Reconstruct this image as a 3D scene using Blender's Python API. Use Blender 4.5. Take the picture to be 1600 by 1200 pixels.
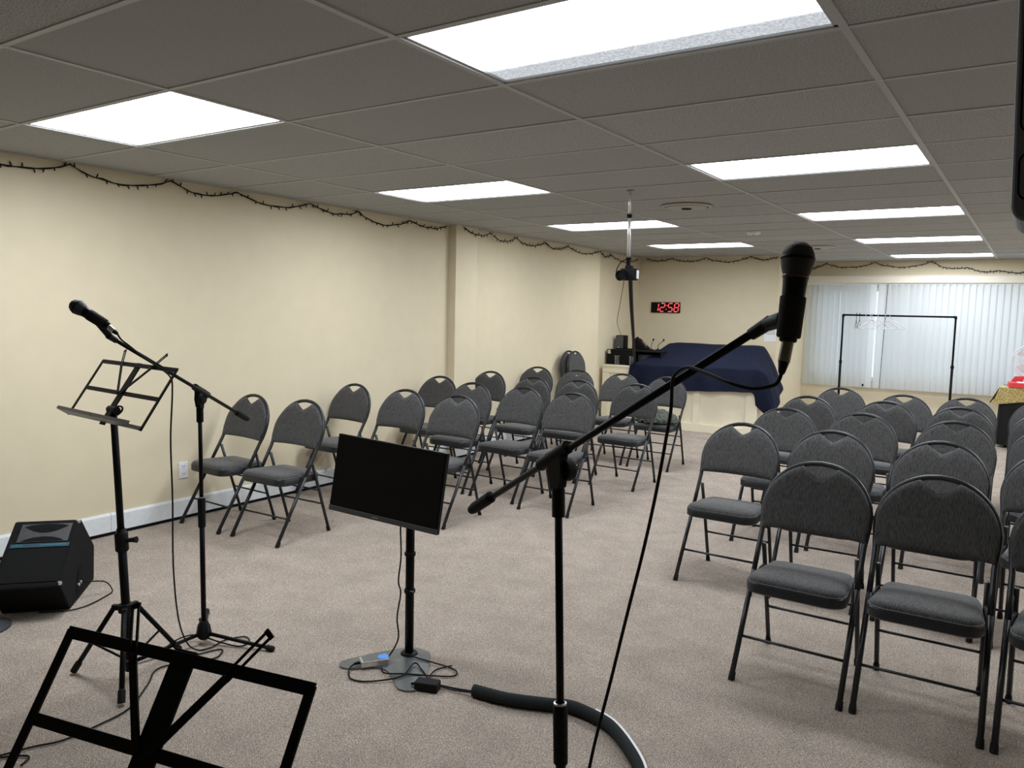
import bpy, bmesh, math, random
from mathutils import Vector, Matrix, noise
random.seed(7)
for o in list(bpy.data.objects): bpy.data.objects.remove(o)
SC = bpy.context.scene
COL = SC.collection
PI = math.pi
# ------------------------------------------------------------------ camera
EYE = 1.56
def cam_rot(yaw, pitch, roll):
    cy, sy, cp, sp = math.cos(yaw), math.sin(yaw), math.cos(pitch), math.sin(pitch)
    f = Vector((-sy*cp, cy*cp, sp)); r = Vector((cy, sy, 0)); u = r.cross(f)
    cr, sr = math.cos(roll), math.sin(roll)
    r2 = r*cr + u*sr; u2 = u*cr - r*sr
    return Matrix((r2, u2, -f)).transposed()
cd = bpy.data.cameras.new('camera'); cam = bpy.data.objects.new('camera', cd); COL.objects.link(cam)
cam.matrix_world = Matrix.Translation((0, 0, EYE)) @ cam_rot(.5882, -.0934, .0223).to_4x4()
cd.sensor_width = 36; cd.lens = 1227.06/1600*36; cd.clip_start = .05
SC.camera = cam
# ------------------------------------------------------------------ light
SKY = 1.5
PANEL = 17.6
W = bpy.data.worlds.new('world'); SC.world = W; W.use_nodes = True
bg = W.node_tree.nodes['Background']; bg.inputs[0].default_value = (.80, .91, 1, 1); bg.inputs[1].default_value = SKY
W.cycles.sampling_method = 'NONE'
vs = SC.view_settings; vs.view_transform = 'Standard'; vs.look = 'None'; vs.gamma = 1; vs.use_curve_mapping = False
vs.exposure = 0.0
SC.cycles.denoising_prefilter = 'NONE'   # keeps the carpet and tile grain
# ------------------------------------------------------------------ materials
def mat(name, col, rough=.6, metal=0, spec=.5):
    m = bpy.data.materials.new(name); m.use_nodes = True
    b = m.node_tree.nodes['Principled BSDF']
    b.inputs['Base Color'].default_value = (*col, 1); b.inputs['Roughness'].default_value = rough
    b.inputs['Metallic'].default_value = metal; b.inputs['Specular IOR Level'].default_value = spec
    return m
def nodes(m): return m.node_tree.nodes, m.node_tree.links, m.node_tree.nodes['Principled BSDF']
def tex(m, kind, scale, space='Object', **kw):
    N, L, b = nodes(m)
    tc = N.new('ShaderNodeTexCoord'); mp = N.new('ShaderNodeMapping'); t = N.new(kind)
    mp.inputs['Scale'].default_value = scale if isinstance(scale, tuple) else (scale,)*3
    L.new(tc.outputs[space], mp.inputs[0]); L.new(mp.outputs[0], t.inputs['Vector'])
    for k, v in kw.items(): t.inputs[k].default_value = v
    return t
def ramp(m, src, stops):
    N, L, b = nodes(m); r = N.new('ShaderNodeValToRGB'); e = r.color_ramp.elements
    while len(e) < len(stops): e.new(.5)
    for i, (p, c) in enumerate(stops): e[i].position = p; e[i].color = (*c, 1)
    L.new(src, r.inputs[0]); return r
def mix(m, fac, a, b_, mode='MIX'):
    N, L, b = nodes(m); x = N.new('ShaderNodeMix'); x.data_type = 'RGBA'; x.blend_type = mode
    for s, v in ((x.inputs[0], fac), (x.inputs[6], a), (x.inputs[7], b_)):
        if hasattr(v, 'is_linked'): L.new(v, s)
        elif isinstance(v, (int, float)): s.default_value = v
        else: s.default_value = (*v, 1)
    return x.outputs[2]
def bump(m, h, strength=.3, dist=.002):
    N, L, b = nodes(m); n = N.new('ShaderNodeBump'); n.inputs['Strength'].default_value = strength
    n.inputs['Distance'].default_value = dist; L.new(h, n.inputs['Height']); L.new(n.outputs[0], b.inputs['Normal'])
def base(m, out): N, L, b = nodes(m); L.new(out, b.inputs['Base Color'])
def mottled(name, c1, c2, scale, rough=.6, metal=0, bmp=0, spec=.5):
    m = mat(name, c1, rough, metal, spec); t = tex(m, 'ShaderNodeTexNoise', scale, Detail=4.0)
    r = ramp(m, t.outputs['Fac'], [(.3, c1), (.7, c2)]); base(m, r.outputs[0])
    if bmp: bump(m, t.outputs['Fac'], bmp)
    return m
def emit(name, col, s):
    m = bpy.data.materials.new(name); m.use_nodes = True; N = m.node_tree.nodes; N.clear()
    e = N.new('ShaderNodeEmission'); o = N.new('ShaderNodeOutputMaterial')
    e.inputs[0].default_value = (*col, 1); e.inputs[1].default_value = s
    m.node_tree.links.new(e.outputs[0], o.inputs[0]); return m
M = {}
M['wall'] = mottled('wall_paint', (.68, .60, .435), (.705, .625, .455), 1.3, .55, bmp=0, spec=.25)
t_ = tex(M['wall'], 'ShaderNodeTexNoise', 260.0, Detail=2.0); bump(M['wall'], t_.outputs['Fac'], .12, .001)
# carpet
m = M['carpet'] = mat('carpet', (.2, .17, .14), .95, 0, .1)
a = tex(m, 'ShaderNodeTexNoise', 85.0, Detail=2.0, Roughness=.7)
b2 = tex(m, 'ShaderNodeTexVoronoi', 105.0, Randomness=1.0)
big = tex(m, 'ShaderNodeTexNoise', 1.1, Detail=3.0)
r1 = ramp(m, a.outputs['Fac'], [(.30, (.10, .083, .07)), (.48, (.37, .312, .263)), (.66, (.92, .81, .70))])
r2 = ramp(m, b2.outputs['Color'], [(.12, (.16, .155, .15)), (.5, (.62, .61, .60)), (.88, (1.35, 1.33, 1.31))])
mid = tex(m, 'ShaderNodeTexNoise', 42.0, Detail=3.0, Roughness=.75)
r4 = ramp(m, mid.outputs['Fac'], [(.34, (.50, .49, .48)), (.66, (1.4, 1.4, 1.4))])
c = mix(m, .75, r1.outputs[0], r2.outputs[0], 'MULTIPLY'); c = mix(m, 1.0, c, r4.outputs[0], 'MULTIPLY')
r3 = ramp(m, big.outputs['Fac'], [(.3, (.88, .88, .88)), (.7, (1.06, 1.06, 1.06))])
base(m, mix(m, 1.0, c, r3.outputs[0], 'MULTIPLY')); bump(m, a.outputs['Fac'], .35, .004)
# ceiling tile
m = M['tile'] = mat('ceiling_tile', (.5, .49, .45), .9, 0, .1)
f1 = tex(m, 'ShaderNodeTexNoise', (34.0, 52.0, 1.0), Detail=3.0, Roughness=.65)
f2 = tex(m, 'ShaderNodeTexNoise', (260.0, 260.0, 1.0), Detail=1.0)
q1 = ramp(m, f1.outputs['Fac'], [(.41, (.25, .25, .25)), (.45, (1, 1, 1))])
q2 = ramp(m, f2.outputs['Fac'], [(.33, (.7, .7, .7)), (.5, (1, 1, 1))])
N, L, b = nodes(m); oi = N.new('ShaderNodeObjectInfo')
q3 = ramp(m, oi.outputs['Random'], [(0, (.47, .485, .485)), (.5, (.51, .525, .525)), (1, (.55, .565, .565))])
q4 = ramp(m, oi.outputs['Random'], [(.0, (.35, .35, .35)), (.6, (1, 1, 1))])
c = mix(m, q4.outputs[0], (1, 1, 1), q1.outputs[0]); c = mix(m, 1.0, c, q2.outputs[0], 'MULTIPLY')
base(m, mix(m, 1.0, q3.outputs[0], c, 'MULTIPLY')); bump(m, f1.outputs['Fac'], .4, .003)
M['tbar'] = mottled('tbar_paint', (.46, .47, .47), (.5, .51, .51), 30, .5)
M['white'] = mottled('white_trim', (.70, .73, .75), (.76, .79, .81), 6, .4)
M['black'] = mottled('black_metal', (.003, .003, .0035), (.006, .006, .0068), 40, .45, spec=.12)
M['rubber'] = mottled('black_rubber', (.006, .006, .0065), (.012, .012, .0125), 60, .75, spec=.2)
M['frame'] = mottled('gunmetal_tube', (.016, .017, .019), (.024, .025, .028), 30, .36, .2, spec=.4)
# ribbed chair fabric
m = M['fabric'] = mat('ribbed_fabric', (.06, .06, .062), .9, 0, .2)
w = tex(m, 'ShaderNodeTexNoise', (185.0, 10.0, 9.0), Detail=0.0)
n = tex(m, 'ShaderNodeTexNoise', (90.0, 90.0, 90.0), Detail=2.0)
r1 = ramp(m, w.outputs['Fac'], [(.34, (.034, .0335, .034)), (.66, (.096, .094, .092))])
r2 = ramp(m, n.outputs['Fac'], [(.35, (.75, .75, .75)), (.65, (1.1, 1.1, 1.1))])
base(m, mix(m, .5, r1.outputs[0], r2.outputs[0], 'MULTIPLY')); bump(m, w.outputs['Fac'], .35, .002)
b = nodes(m)[2]; b.inputs['Sheen Weight'].default_value = .25; b.inputs['Sheen Roughness'].default_value = .4
M['piping'] = mottled('grey_piping', (.05, .05, .052), (.065, .065, .067), 40, .5)
M['screen'] = mat('screen_glass', (.002, .002, .0025), .35, 0, .25)
M['bezel'] = mottled('grey_bezel', (.075, .077, .08), (.09, .092, .095), 20, .35, .3)
M['cream'] = mottled('cream_laminate', (.86, .80, .62), (.89, .83, .65), 5, .45)
M['navy'] = mottled('navy_cloth', (.006, .009, .022), (.010, .013, .030), 12, .9, spec=.15)
M['carpetblack'] = mottled('speaker_carpet', (.004, .004, .004), (.012, .012, .0125), 90, .95, bmp=.6, spec=.15)
M['plastic'] = mottled('dark_grey_plastic', (.03, .033, .037), (.042, .045, .05), 50, .5)
M['speakergrey'] = mottled('speaker_grey', (.075, .082, .09), (.095, .10, .11), 50, .45)
M['horn'] = mottled('grey_horn', (.035, .035, .038), (.05, .05, .054), 12, .45)
M['steel'] = mottled('steel', (.6, .6, .6), (.7, .7, .7), 12, .3, 1)
M['silver'] = mottled('silver_pole', (.75, .76, .76), (.8, .8, .8), 9, .3, .6)
M['grille'] = mottled('mic_grille', (.012, .012, .013), (.03, .03, .032), 500, .6, .2, bmp=.6)
M['olive'] = mottled('connector_barrel', (.14, .125, .095), (.18, .16, .12), 40, .35, .7)
M['redring'] = mottled('red_ring', (.025, .004, .004), (.09, .006, .006), 100, .4)
M['bluestrip'] = mottled('blue_strip', (.006, .035, .055), (.008, .05, .075), 40, .45)
M['blueletter'] = mottled('light_blue_letter', (.02, .14, .21), (.025, .17, .25), 40, .45)
M['bluecap'] = mottled('blue_sticker', (.05, .25, .75), (.06, .29, .8), 30, .4)
M['plategrey'] = mottled('grey_plate', (.13, .14, .14), (.17, .18, .18), 9, .28, .45)
M['clockred'] = emit('red_digit', (1, .10, .10), 1.6)
M['paper'] = mottled('paper', (.75, .76, .78), (.8, .81, .82), 8, .7)
M['ink'] = mottled('grey_print', (.22, .24, .28), (.28, .3, .33), 50, .7)
M['whiteplastic'] = mottled('white_plastic', (.75, .76, .78), (.8, .81, .83), 10, .4)
M['red'] = mottled('red_paper', (.62, .03, .045), (.7, .05, .06), 14, .5)
M['jacket'] = mottled('green_jacket', (.025, .03, .022), (.12, .14, .11), 18, .85)  # dark and light patches paint in the shading of its folds
M['vent'] = mottled('vent_paint', (.40, .39, .36), (.45, .44, .4), 9, .5)
M['dark'] = mottled('dark_slot', (.005, .005, .005), (.008, .008, .008), 9, .8, spec=.1)
M['pinkwire'] = mottled('brown_red_wire', (.2, .07, .05), (.24, .09, .06), 9, .6)
M['foam'] = mottled('foam_sleeve', (.016, .019, .02), (.026, .03, .031), 60, .9, spec=.15)
m = M['gold'] = mat('gold_foil', (.8, .6, .2), .33, .55)
t_ = tex(m, 'ShaderNodeTexNoise', 22.0, Detail=4.0); base(m, ramp(m, t_.outputs['Fac'], [(.38, (.50, .33, .07)), (.5, (.85, .66, .22)), (.62, (1, .93, .62))]).outputs[0]); bump(m, t_.outputs['Fac'], 1.0, .03)
def glassmat(name, col, rough=.02, alpha=None):
    m = bpy.data.materials.new(name); m.use_nodes = True; N = m.node_tree.nodes; L = m.node_tree.links; N.clear()
    o = N.new('ShaderNodeOutputMaterial'); t = N.new('ShaderNodeBsdfTransparent'); g = N.new('ShaderNodeBsdfGlossy'); x = N.new('ShaderNodeMixShader')
    t.inputs[0].default_value = (*col, 1); g.inputs['Roughness'].default_value = rough
    x.inputs[0].default_value = alpha if alpha is not None else .08
    L.new(t.outputs[0], x.inputs[1]); L.new(g.outputs[0], x.inputs[2]); L.new(x.outputs[0], o.inputs[0]); return m
M['glass'] = glassmat('window_glass', (.95, .98, 1))
M['tumbler'] = glassmat('drinking_glass', (.85, .87, .87), .25, .16)
# translucent vane
m = bpy.data.materials.new('vane_fabric'); m.use_nodes = True; N = m.node_tree.nodes; L = m.node_tree.links
b = N['Principled BSDF']; b.inputs['Base Color'].default_value = (.72, .73, .72, 1); b.inputs['Roughness'].default_value = .6
tr = N.new('ShaderNodeBsdfTranslucent'); tr.inputs[0].default_value = (.72, .74, .74, 1); x = N.new('ShaderNodeMixShader'); x.inputs[0].default_value = .40
t_ = N.new('ShaderNodeTexNoise'); t_.inputs['Scale'].default_value = 60; bp = N.new('ShaderNodeBump'); bp.inputs['Strength'].default_value = .05
L.new(t_.outputs['Fac'], bp.inputs['Height']); L.new(bp.outputs[0], b.inputs['Normal'])
L.new(b.outputs[0], x.inputs[1]); L.new(tr.outputs[0], x.inputs[2]); L.new(x.outputs[0], N['Material Output'].inputs[0]); M['vane'] = m
M['valance'] = mottled('valance', (.66, .62, .52), (.7, .66, .56), 8, .5)
# lit diffusers: an even one, and a prismatic one with its dim far edge painted into the emission
M['diffuser'] = emit('lit_diffuser', (.95, 1, 1.065), PANEL)
M['diffuser_boosted'] = emit('lit_diffuser_boosted', (.95, 1, 1.065), PANEL*1.4)  # emission raised above the other panels to brighten the left wall
m = bpy.data.materials.new('lit_prismatic_lens'); m.use_nodes = True; N = m.node_tree.nodes; L = m.node_tree.links; N.clear()
o = N.new('ShaderNodeOutputMaterial'); e = N.new('ShaderNodeEmission'); tc = N.new('ShaderNodeTexCoord'); sp = N.new('ShaderNodeSeparateXYZ')
L.new(tc.outputs['Object'], sp.inputs[0]); mr = N.new('ShaderNodeMapRange'); mr.inputs[1].default_value = .07; mr.inputs[2].default_value = .18
mr.inputs[3].default_value = 1; mr.inputs[4].default_value = .07; mr.interpolation_type = 'SMOOTHSTEP'; L.new(sp.outputs[1], mr.inputs[0])
nz = N.new('ShaderNodeTexNoise'); nz.inputs['Scale'].default_value = 110; L.new(tc.outputs['Object'], nz.inputs['Vector'])
r = N.new('ShaderNodeMapRange'); r.inputs[1].default_value = .3; r.inputs[2].default_value = .7; r.inputs[3].default_value = .75; r.inputs[4].default_value = 1.25; L.new(nz.outputs['Fac'], r.inputs[0])
mu = N.new('ShaderNodeMath'); mu.operation = 'MULTIPLY'; L.new(mr.outputs[0], mu.inputs[0]); L.new(r.outputs[0], mu.inputs[1])
mu2 = N.new('ShaderNodeMath'); mu2.operation = 'MULTIPLY'; L.new(mu.outputs[0], mu2.inputs[0]); mu2.inputs[1].default_value = PANEL*.5
e.inputs[0].default_value = (.95, 1, 1.065, 1); L.new(mu2.outputs[0], e.inputs[1]); L.new(e.outputs[0], o.inputs[0]); M['lens'] = m

for k in ('diffuser', 'diffuser_boosted', 'lens'): M[k].cycles.emission_sampling = 'FRONT'
# ------------------------------------------------------------------ mesh builder
class MB:
    def __init__(s): s.v = []; s.f = []
    def add(s, vs, fs):
        k = len(s.v); s.v += [tuple(v) for v in vs]; s.f += [tuple(i+k for i in f) for f in fs]; return s
    def box(s, c, d, R=None, ch=0):
        c = Vector(c); hx, hy, hz = d[0]/2, d[1]/2, d[2]/2
        if ch:   # chamfered box through bmesh
            bm = bmesh.new(); bmesh.ops.create_cube(bm, size=1)
            for v in bm.verts: v.co = Vector((v.co.x*d[0], v.co.y*d[1], v.co.z*d[2]))
            bmesh.ops.bevel(bm, geom=bm.edges[:], offset=ch, segments=2, profile=.6, affect='EDGES')
            bm.verts.index_update(); vs = [v.co.copy() for v in bm.verts]; fs = [[v.index for v in f.verts] for f in bm.faces]; bm.free()
        else:
            vs = [Vector((x, y, z)) for x in (-hx, hx) for y in (-hy, hy) for z in (-hz, hz)]
            fs = [(0, 1, 3, 2), (4, 6, 7, 5), (0, 4, 5, 1), (2, 3, 7, 6), (0, 2, 6, 4), (1, 5, 7, 3)]
        if R is not None: vs = [R @ v for v in vs]
        return s.add([c+v for v in vs], fs)
    def tube(s, pts, r, seg=8, flat=None, caps=True):
        pts = [Vector(p) for p in pts]; n = len(pts); rs = r if isinstance(r, (list, tuple)) else [r]*n
        t0 = (pts[1]-pts[0]).normalized(); up = Vector((0, 0, 1)) if abs(t0.z) < .9 else Vector((1, 0, 0))
        a = t0.cross(up).normalized(); vs = []; fs = []
        for i, p in enumerate(pts):
            t = ((pts[min(i+1, n-1)]-pts[max(i-1, 0)])).normalized()
            a = (a - t*a.dot(t)).normalized(); b = t.cross(a)
            for k in range(seg):
                an = 2*PI*k/seg; fx = flat if flat else 1
                vs.append(p + (a*math.cos(an) + b*math.sin(an)*fx)*rs[i])
        for i in range(n-1):
            for k in range(seg):
                fs.append((i*seg+k, i*seg+(k+1) % seg, (i+1)*seg+(k+1) % seg, (i+1)*seg+k))
        if caps: fs += [tuple(range(seg-1, -1, -1)), tuple((n-1)*seg+k for k in range(seg))]
        return s.add(vs, fs)
    def lathe(s, prof, o, axis=(0, 0, 1), seg=16):
        o = Vector(o); ax = Vector(axis).normalized(); h = Vector((1, 0, 0)) if abs(ax.x) < .9 else Vector((0, 1, 0))
        a = ax.cross(h).normalized(); b = ax.cross(a); vs = []; fs = []; n = len(prof)
        for (r, z) in prof:
            for k in range(seg):
                an = 2*PI*k/seg; vs.append(o + ax*z + (a*math.cos(an)+b*math.sin(an))*max(r, 1e-4))
        for i in range(n-1):
            for k in range(seg): fs.append((i*seg+k, i*seg+(k+1) % seg, (i+1)*seg+(k+1) % seg, (i+1)*seg+k))
        fs += [tuple(range(seg-1, -1, -1)), tuple((n-1)*seg+k for k in range(seg))]
        return s.add(vs, fs)
    def prism(s, poly, o, ex, ey, ez):
        # poly 2-D in (ex,ey); extruded along full vector ez
        o, ex, ey, ez = Vector(o), Vector(ex), Vector(ey), Vector(ez); n = len(poly)
        vs = [o+ex*x+ey*y for x, y in poly] + [o+ex*x+ey*y+ez for x, y in poly]
        fs = [tuple(range(n-1, -1, -1)), tuple(range(n, 2*n))] + [(i, (i+1) % n, n+(i+1) % n, n+i) for i in range(n)]
        return s.add(vs, fs)
    def grid(s, fn, nu, nv, close=False):
        vs = [fn(i/nu, j/nv) for j in range(nv+1) for i in range(nu+1)]
        fs = [(j*(nu+1)+i, j*(nu+1)+i+1, (j+1)*(nu+1)+i+1, (j+1)*(nu+1)+i) for j in range(nv) for i in range(nu)]
        return s.add(vs, fs)
    def build(s, name, m, parent=None, smooth=False, origin=None, auto=None):
        me = bpy.data.meshes.new(name); o_ = Vector(origin) if origin else Vector((0, 0, 0))
        me.from_pydata([tuple(Vector(v)-o_) for v in s.v], [], s.f); me.materials.append(m); me.validate()
        bm = bmesh.new(); bm.from_mesh(me); bmesh.ops.recalc_face_normals(bm, faces=bm.faces[:]); bm.to_mesh(me); bm.free()
        if smooth or auto:
            for p in me.polygons: p.use_smooth = True
            if auto: me.set_sharp_from_angle(angle=math.radians(auto))
        ob = bpy.data.objects.new(name, me); COL.objects.link(ob); ob.location = o_
        if parent: ob.parent = parent
        return ob
def tag(o, label, cat, group=None, kind=None):
    o['label'] = label; o['category'] = cat
    if group: o['group'] = group
    if kind: o['kind'] = kind
    return o
def thing(name, label, cat, loc=(0, 0, 0), rz=0, group=None):
    o = bpy.data.objects.new(name, None); COL.objects.link(o); o.location = loc; o.rotation_euler = (0, 0, rz); o.empty_display_size = .1
    return tag(o, label, cat, group)
def struct(o): o['kind'] = 'structure'; return o
def copy_tree(o, parent=None):
    c = o.copy(); COL.objects.link(c); c.parent = parent
    for ch in list(o.children): copy_tree(ch, c)
    return c
def spline(pts, n=8):
    P = [Vector(p) for p in pts]; out = []
    for i in range(len(P)-1):
        p0 = P[max(i-1, 0)]; p1 = P[i]; p2 = P[i+1]; p3 = P[min(i+2, len(P)-1)]
        for k in range(n):
            t = k/n; out.append(.5*((2*p1)+(p2-p0)*t+(2*p0-5*p1+4*p2-p3)*t*t+(3*p1-p0-3*p2+p3)*t**3))
    return out+[P[-1]]
def rrect(x0, y0, x1, y1, r, n=5):
    out = []
    for cx, cy, a0 in ((x1-r, y1-r, 0), (x0+r, y1-r, 90), (x0+r, y0+r, 180), (x1-r, y0+r, 270)):
        for k in range(n+1):
            a = math.radians(a0+90*k/n); out.append((cx+r*math.cos(a), cy+r*math.sin(a)))
    return out

# ------------------------------------------------------------------ room shell
H = 2.411; XL = -5.08; XR = 2.6; YB = 11.3; YW = 12.9; Y0 = -3.0; XC = -3.075
struct(MB().box(((XL+XR)/2-.2, (Y0+YW)/2, -.05), (XR-XL+1, YW-Y0+1, .1)).build('floor', M['carpet']))
Z3 = (0, 0, 2.6)
struct(MB().prism([(XL, Y0), (XL, 6.40), (-4.99, 6.40), (-4.99, 6.77), (XL, 6.77), (XL, 9.74), (-5.2, 9.74), (-5.2, YB), (-5.45, YB), (-5.45, Y0)], (0, 0, 0), (1, 0, 0), (0, 1, 0), Z3).build('wall_left', M['wall']))
struct(MB().prism([(-5.45, YB), (XC, YB), (XC, YW), (XC-.2, YW), (XC-.2, YB+.2), (-5.45, YB+.2)], (0, 0, 0), (1, 0, 0), (0, 1, 0), Z3).build('wall_back', M['wall']))
ox0, ox1, oz0, oz1 = -2.95, 1.6, .62, 2.02
mb = MB()
for x0, x1, z0, z1 in ((XC-.2, ox0, 0, 2.6), (ox1, XR+.2, 0, 2.6), (ox0, ox1, 0, oz0), (ox0, ox1, oz1, 2.6)):
    mb.box(((x0+x1)/2, YW+.1, (z0+z1)/2), (x1-x0, .2, z1-z0))
struct(mb.build('wall_window', M['wall']))
struct(MB().box((XR+.1, (Y0+YW)/2, 1.3), (.2, YW-Y0+.4, 2.6)).build('wall_right', M['wall']))
struct(MB().box(((XL+XR)/2-.1, Y0-.1, 1.3), (XR-XL+.4, .2, 2.6)).build('wall_rear', M['wall']))
# window frame, mullions, panes
wf = MB()
for x in (ox0+.025, -1.45, .05, ox1-.025): wf.box((x, YW+.12, (oz0+oz1)/2), (.05, .06, oz1-oz0))
for z in (oz0+.025, oz1-.025): wf.box(((ox0+ox1)/2, YW+.12, z), (ox1-ox0, .06, .05))
win = struct(wf.build('window_1', M['white']))
for x0, x1 in ((ox0+.05, -1.475), (-1.425, .025), (.075, ox1-.05)):
    MB().box(((x0+x1)/2, YW+.12, (oz0+oz1)/2), (x1-x0, .006, oz1-oz0-.1)).build('pane', M['glass'], win)
# baseboards: board pieces with the dark gap at the carpet
def baseboard(name, x, y0, y1, joints):
    o = struct(MB().box((x+.004, (y0+y1)/2, .011), (.012, y1-y0, .022)).build(name, M['dark']))
    ys = [y0]+joints+[y1]
    for a, b_ in zip(ys[:-1], ys[1:]):
        MB().prism([(0, .024), (.016, .024), (.016, .136), (.009, .15), (0, .15)], (x, a+.0015, 0), (1, 0, 0), (0, 0, 1), (0, b_-a-.003, 0)).build('board', M['white'], o)
    return o
baseboard('baseboard_left', XL, Y0, 6.40, [.4, 2.80, 5.1]); baseboard('baseboard_left_far', XL, 6.77, 9.74, [8.3])
baseboard('baseboard_pilaster', -4.99, 6.40, 6.77, [])
# ceiling grid + tiles
TX, TY, GX, GY = 1.22, .61, -.5393, 2.5377
LIGHTS = [(c, t) for c in (-3, -1, 1) for t in (-1, 3, 7, 11, 15) if (c, t) not in ((-3, 15), (1, -1))]
gb = MB()
for i in range(-3, 3):
    x = i*TX+GX; y1 = YB if i < -2 else YW
    gb.box((x, (Y0+y1)/2, H+.004), (.024, y1-Y0, .008)); gb.box((x, (Y0+y1)/2, H+.022), (.004, y1-Y0, .03))
for j in range(-9, 18):
    y = j*TY+GY
    if y > YW-.02 or y < Y0: continue
    x0 = XL if y < YB-.02 else XC
    gb.box(((x0+XR)/2, y, H+.005), (XR-x0, .022, .008)); gb.box(((x0+XR)/2, y, H+.022), (XR-x0, .004, .028))
for x0, y0, x1, y1 in ((XL, Y0, XL+.02, 9.74), (-5.2, 9.74, -5.18, YB), (-5.2, YB-.02, XC, YB), (XC, YB, XC+.02, YW), (XC, YW-.02, XR, YW)):
    gb.box(((x0+x1)/2, (y0+y1)/2, H+.004), (x1-x0, y1-y0, .008))
ceil = struct(gb.build('ceiling', M['tbar']))
MB().box(((XL+XR)/2, (Y0+YW)/2, H+.14), (XR-XL+.8, YW-Y0+.6, .02)).build('ceiling_deck', M['dark'], ceil)
def tile_mesh(w, d):
    mb = MB().prism([(-w/2, -d/2), (w/2, -d/2), (w/2, d/2), (-w/2, d/2)], (0, 0, 0), (1, 0, 0), (0, 1, 0), (0, 0, .014))
    o = mb.build('ceiling_tile', M['tile']); return o
tiles = {}
for c in range(-4, 3):
    xa, xb = c*TX+GX, (c+1)*TX+GX
    xa = max(xa, XL if c > -4 else -5.2); xb = min(xb, XR)
    for t in range(-10, 18):
        ya, yb = t*TY+GY, (t+1)*TY+GY
        ya = max(ya, Y0); yb = min(yb, YB if c < -2 else YW)
        if yb-ya < .05 or (c, t) in LIGHTS: continue
        k = (round(xb-xa, 3), round(yb-ya, 3))
        if k not in tiles: o = tiles[k] = tile_mesh(k[0]-.008, k[1]-.008)
        else: o = tiles[k].copy(); COL.objects.link(o)
        o.parent = ceil; o.location = ((xa+xb)/2, (ya+yb)/2, H+.0045+random.uniform(0, .0012))
        o.rotation_euler = (random.uniform(-.004, .004), random.uniform(-.002, .002), random.choice((0, PI)))
MB().box(((XC+.02-2.99)/2, (YB+YW)/2, H+.012), (-2.99-XC-.02, YW-YB-.02, .012)).build('ceiling_tile', M['tile'], ceil)
# ------------------------------------------------------------------ ceiling lights
lights_lab = {(-1, -1): 'large lit ceiling panel nearest the camera, lens rim showing', (-1, 3): 'lit ceiling panel second from front in the right row',
 (-1, 7): 'lit ceiling panel third from front in the right row', (-1, 11): 'lit ceiling panel fourth from front in the right row', (-1, 15): 'farthest lit ceiling panel, against the window wall',
 (-3, -1): 'lit ceiling panel nearest the camera in the left row, above the music stand', (-3, 3): 'lit ceiling panel second from front in the left row',
 (-3, 7): 'lit ceiling panel crossed by the silver camera pole', (-3, 11): 'farthest lit ceiling panel of the left row, near the clock wall'}
for (c, t) in LIGHTS:
    x, y = (c+.5)*TX+GX, (t+.5)*TY+GY
    L_ = thing('ceiling_light', lights_lab.get((c, t)) or 'lit ceiling panel out of view right of the %s panel of the right row' % {-1: 'nearest', 3: 'second', 7: 'third', 11: 'fourth', 15: 'farthest'}[t], 'ceiling light', (x, y, H), 0, 'recessed fluorescent ceiling panels')
    w, d = TX-.03, TY-.03; fb = MB()
    for sx in (-1, 1): fb.box((sx*(w/2-.006), 0, .02), (.012, d, .03))
    for sy in (-1, 1): fb.box((0, sy*(d/2-.006), .02), (w, .012, .03))
    fb.build('frame', M['tbar'], L_)
    wl, dl = w/2-.012, d/2-.012; df = MB().add([(-wl, -dl, .012), (-wl, dl, .012), (wl, dl, .012), (wl, -dl, .012)], [(0, 1, 2, 3)])
    dob = df.build('diffuser', M['lens'] if (c, t) == (-1, -1) else M['diffuser_boosted'] if (c, t) == (-3, -1) else M['diffuser'], L_)
    if dob.data.polygons[0].normal.z > 0: dob.data.flip_normals()
    MB().box((0, 0, .05), (w-.02, d-.02, .004)).build('housing', M['tbar'], L_)
# ------------------------------------------------------------------ ceiling vents and detector
def vent(x, y, r, label):
    v = thing('ceiling_vent', label, 'vent', (x, y, H), 0, 'round ceiling air vents')
    MB().lathe([(r, 0), (r, -.006), (r*.86, -.012), (r*.84, 0)], (0, 0, 0), seg=40).build('flange', M['vent'], v, auto=40)
    MB().lathe([(r*.84, -.001), (r*.84, -.003)], (0, 0, 0), seg=40).build('slot', M['dark'], v)
    MB().lathe([(r*.80, -.004), (r*.78, -.016), (r*.3, -.020), (.002, -.020)], (0, 0, 0), seg=40).build('cone', M['vent'], v, auto=40)
    MB().lathe([(r*.2, -.020), (r*.19, -.026), (.002, -.027)], (0, 0, 0), seg=20).build('damper', M['dark'], v)
vent(-2.38, 6.0, .20, 'round ceiling vent nearest the silver camera pole'); vent(-2.31, 10.1, .2, 'round ceiling vent behind the near microphone head')
sd = thing('smoke_detector', 'small white smoke detector on the ceiling tiles', 'detector', (-2.48, 8.08, H))
MB().lathe([(.07, 0), (.07, -.012), (.055, -.03), (.002, -.034)], (0, 0, 0), seg=24).build('housing', M['whiteplastic'], sd, auto=40)
MB().lathe([(.02, -.033), (.018, -.04), (.001, -.04)], (0, 0, 0), seg=16).build('sensor', M['vent'], sd)

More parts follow.
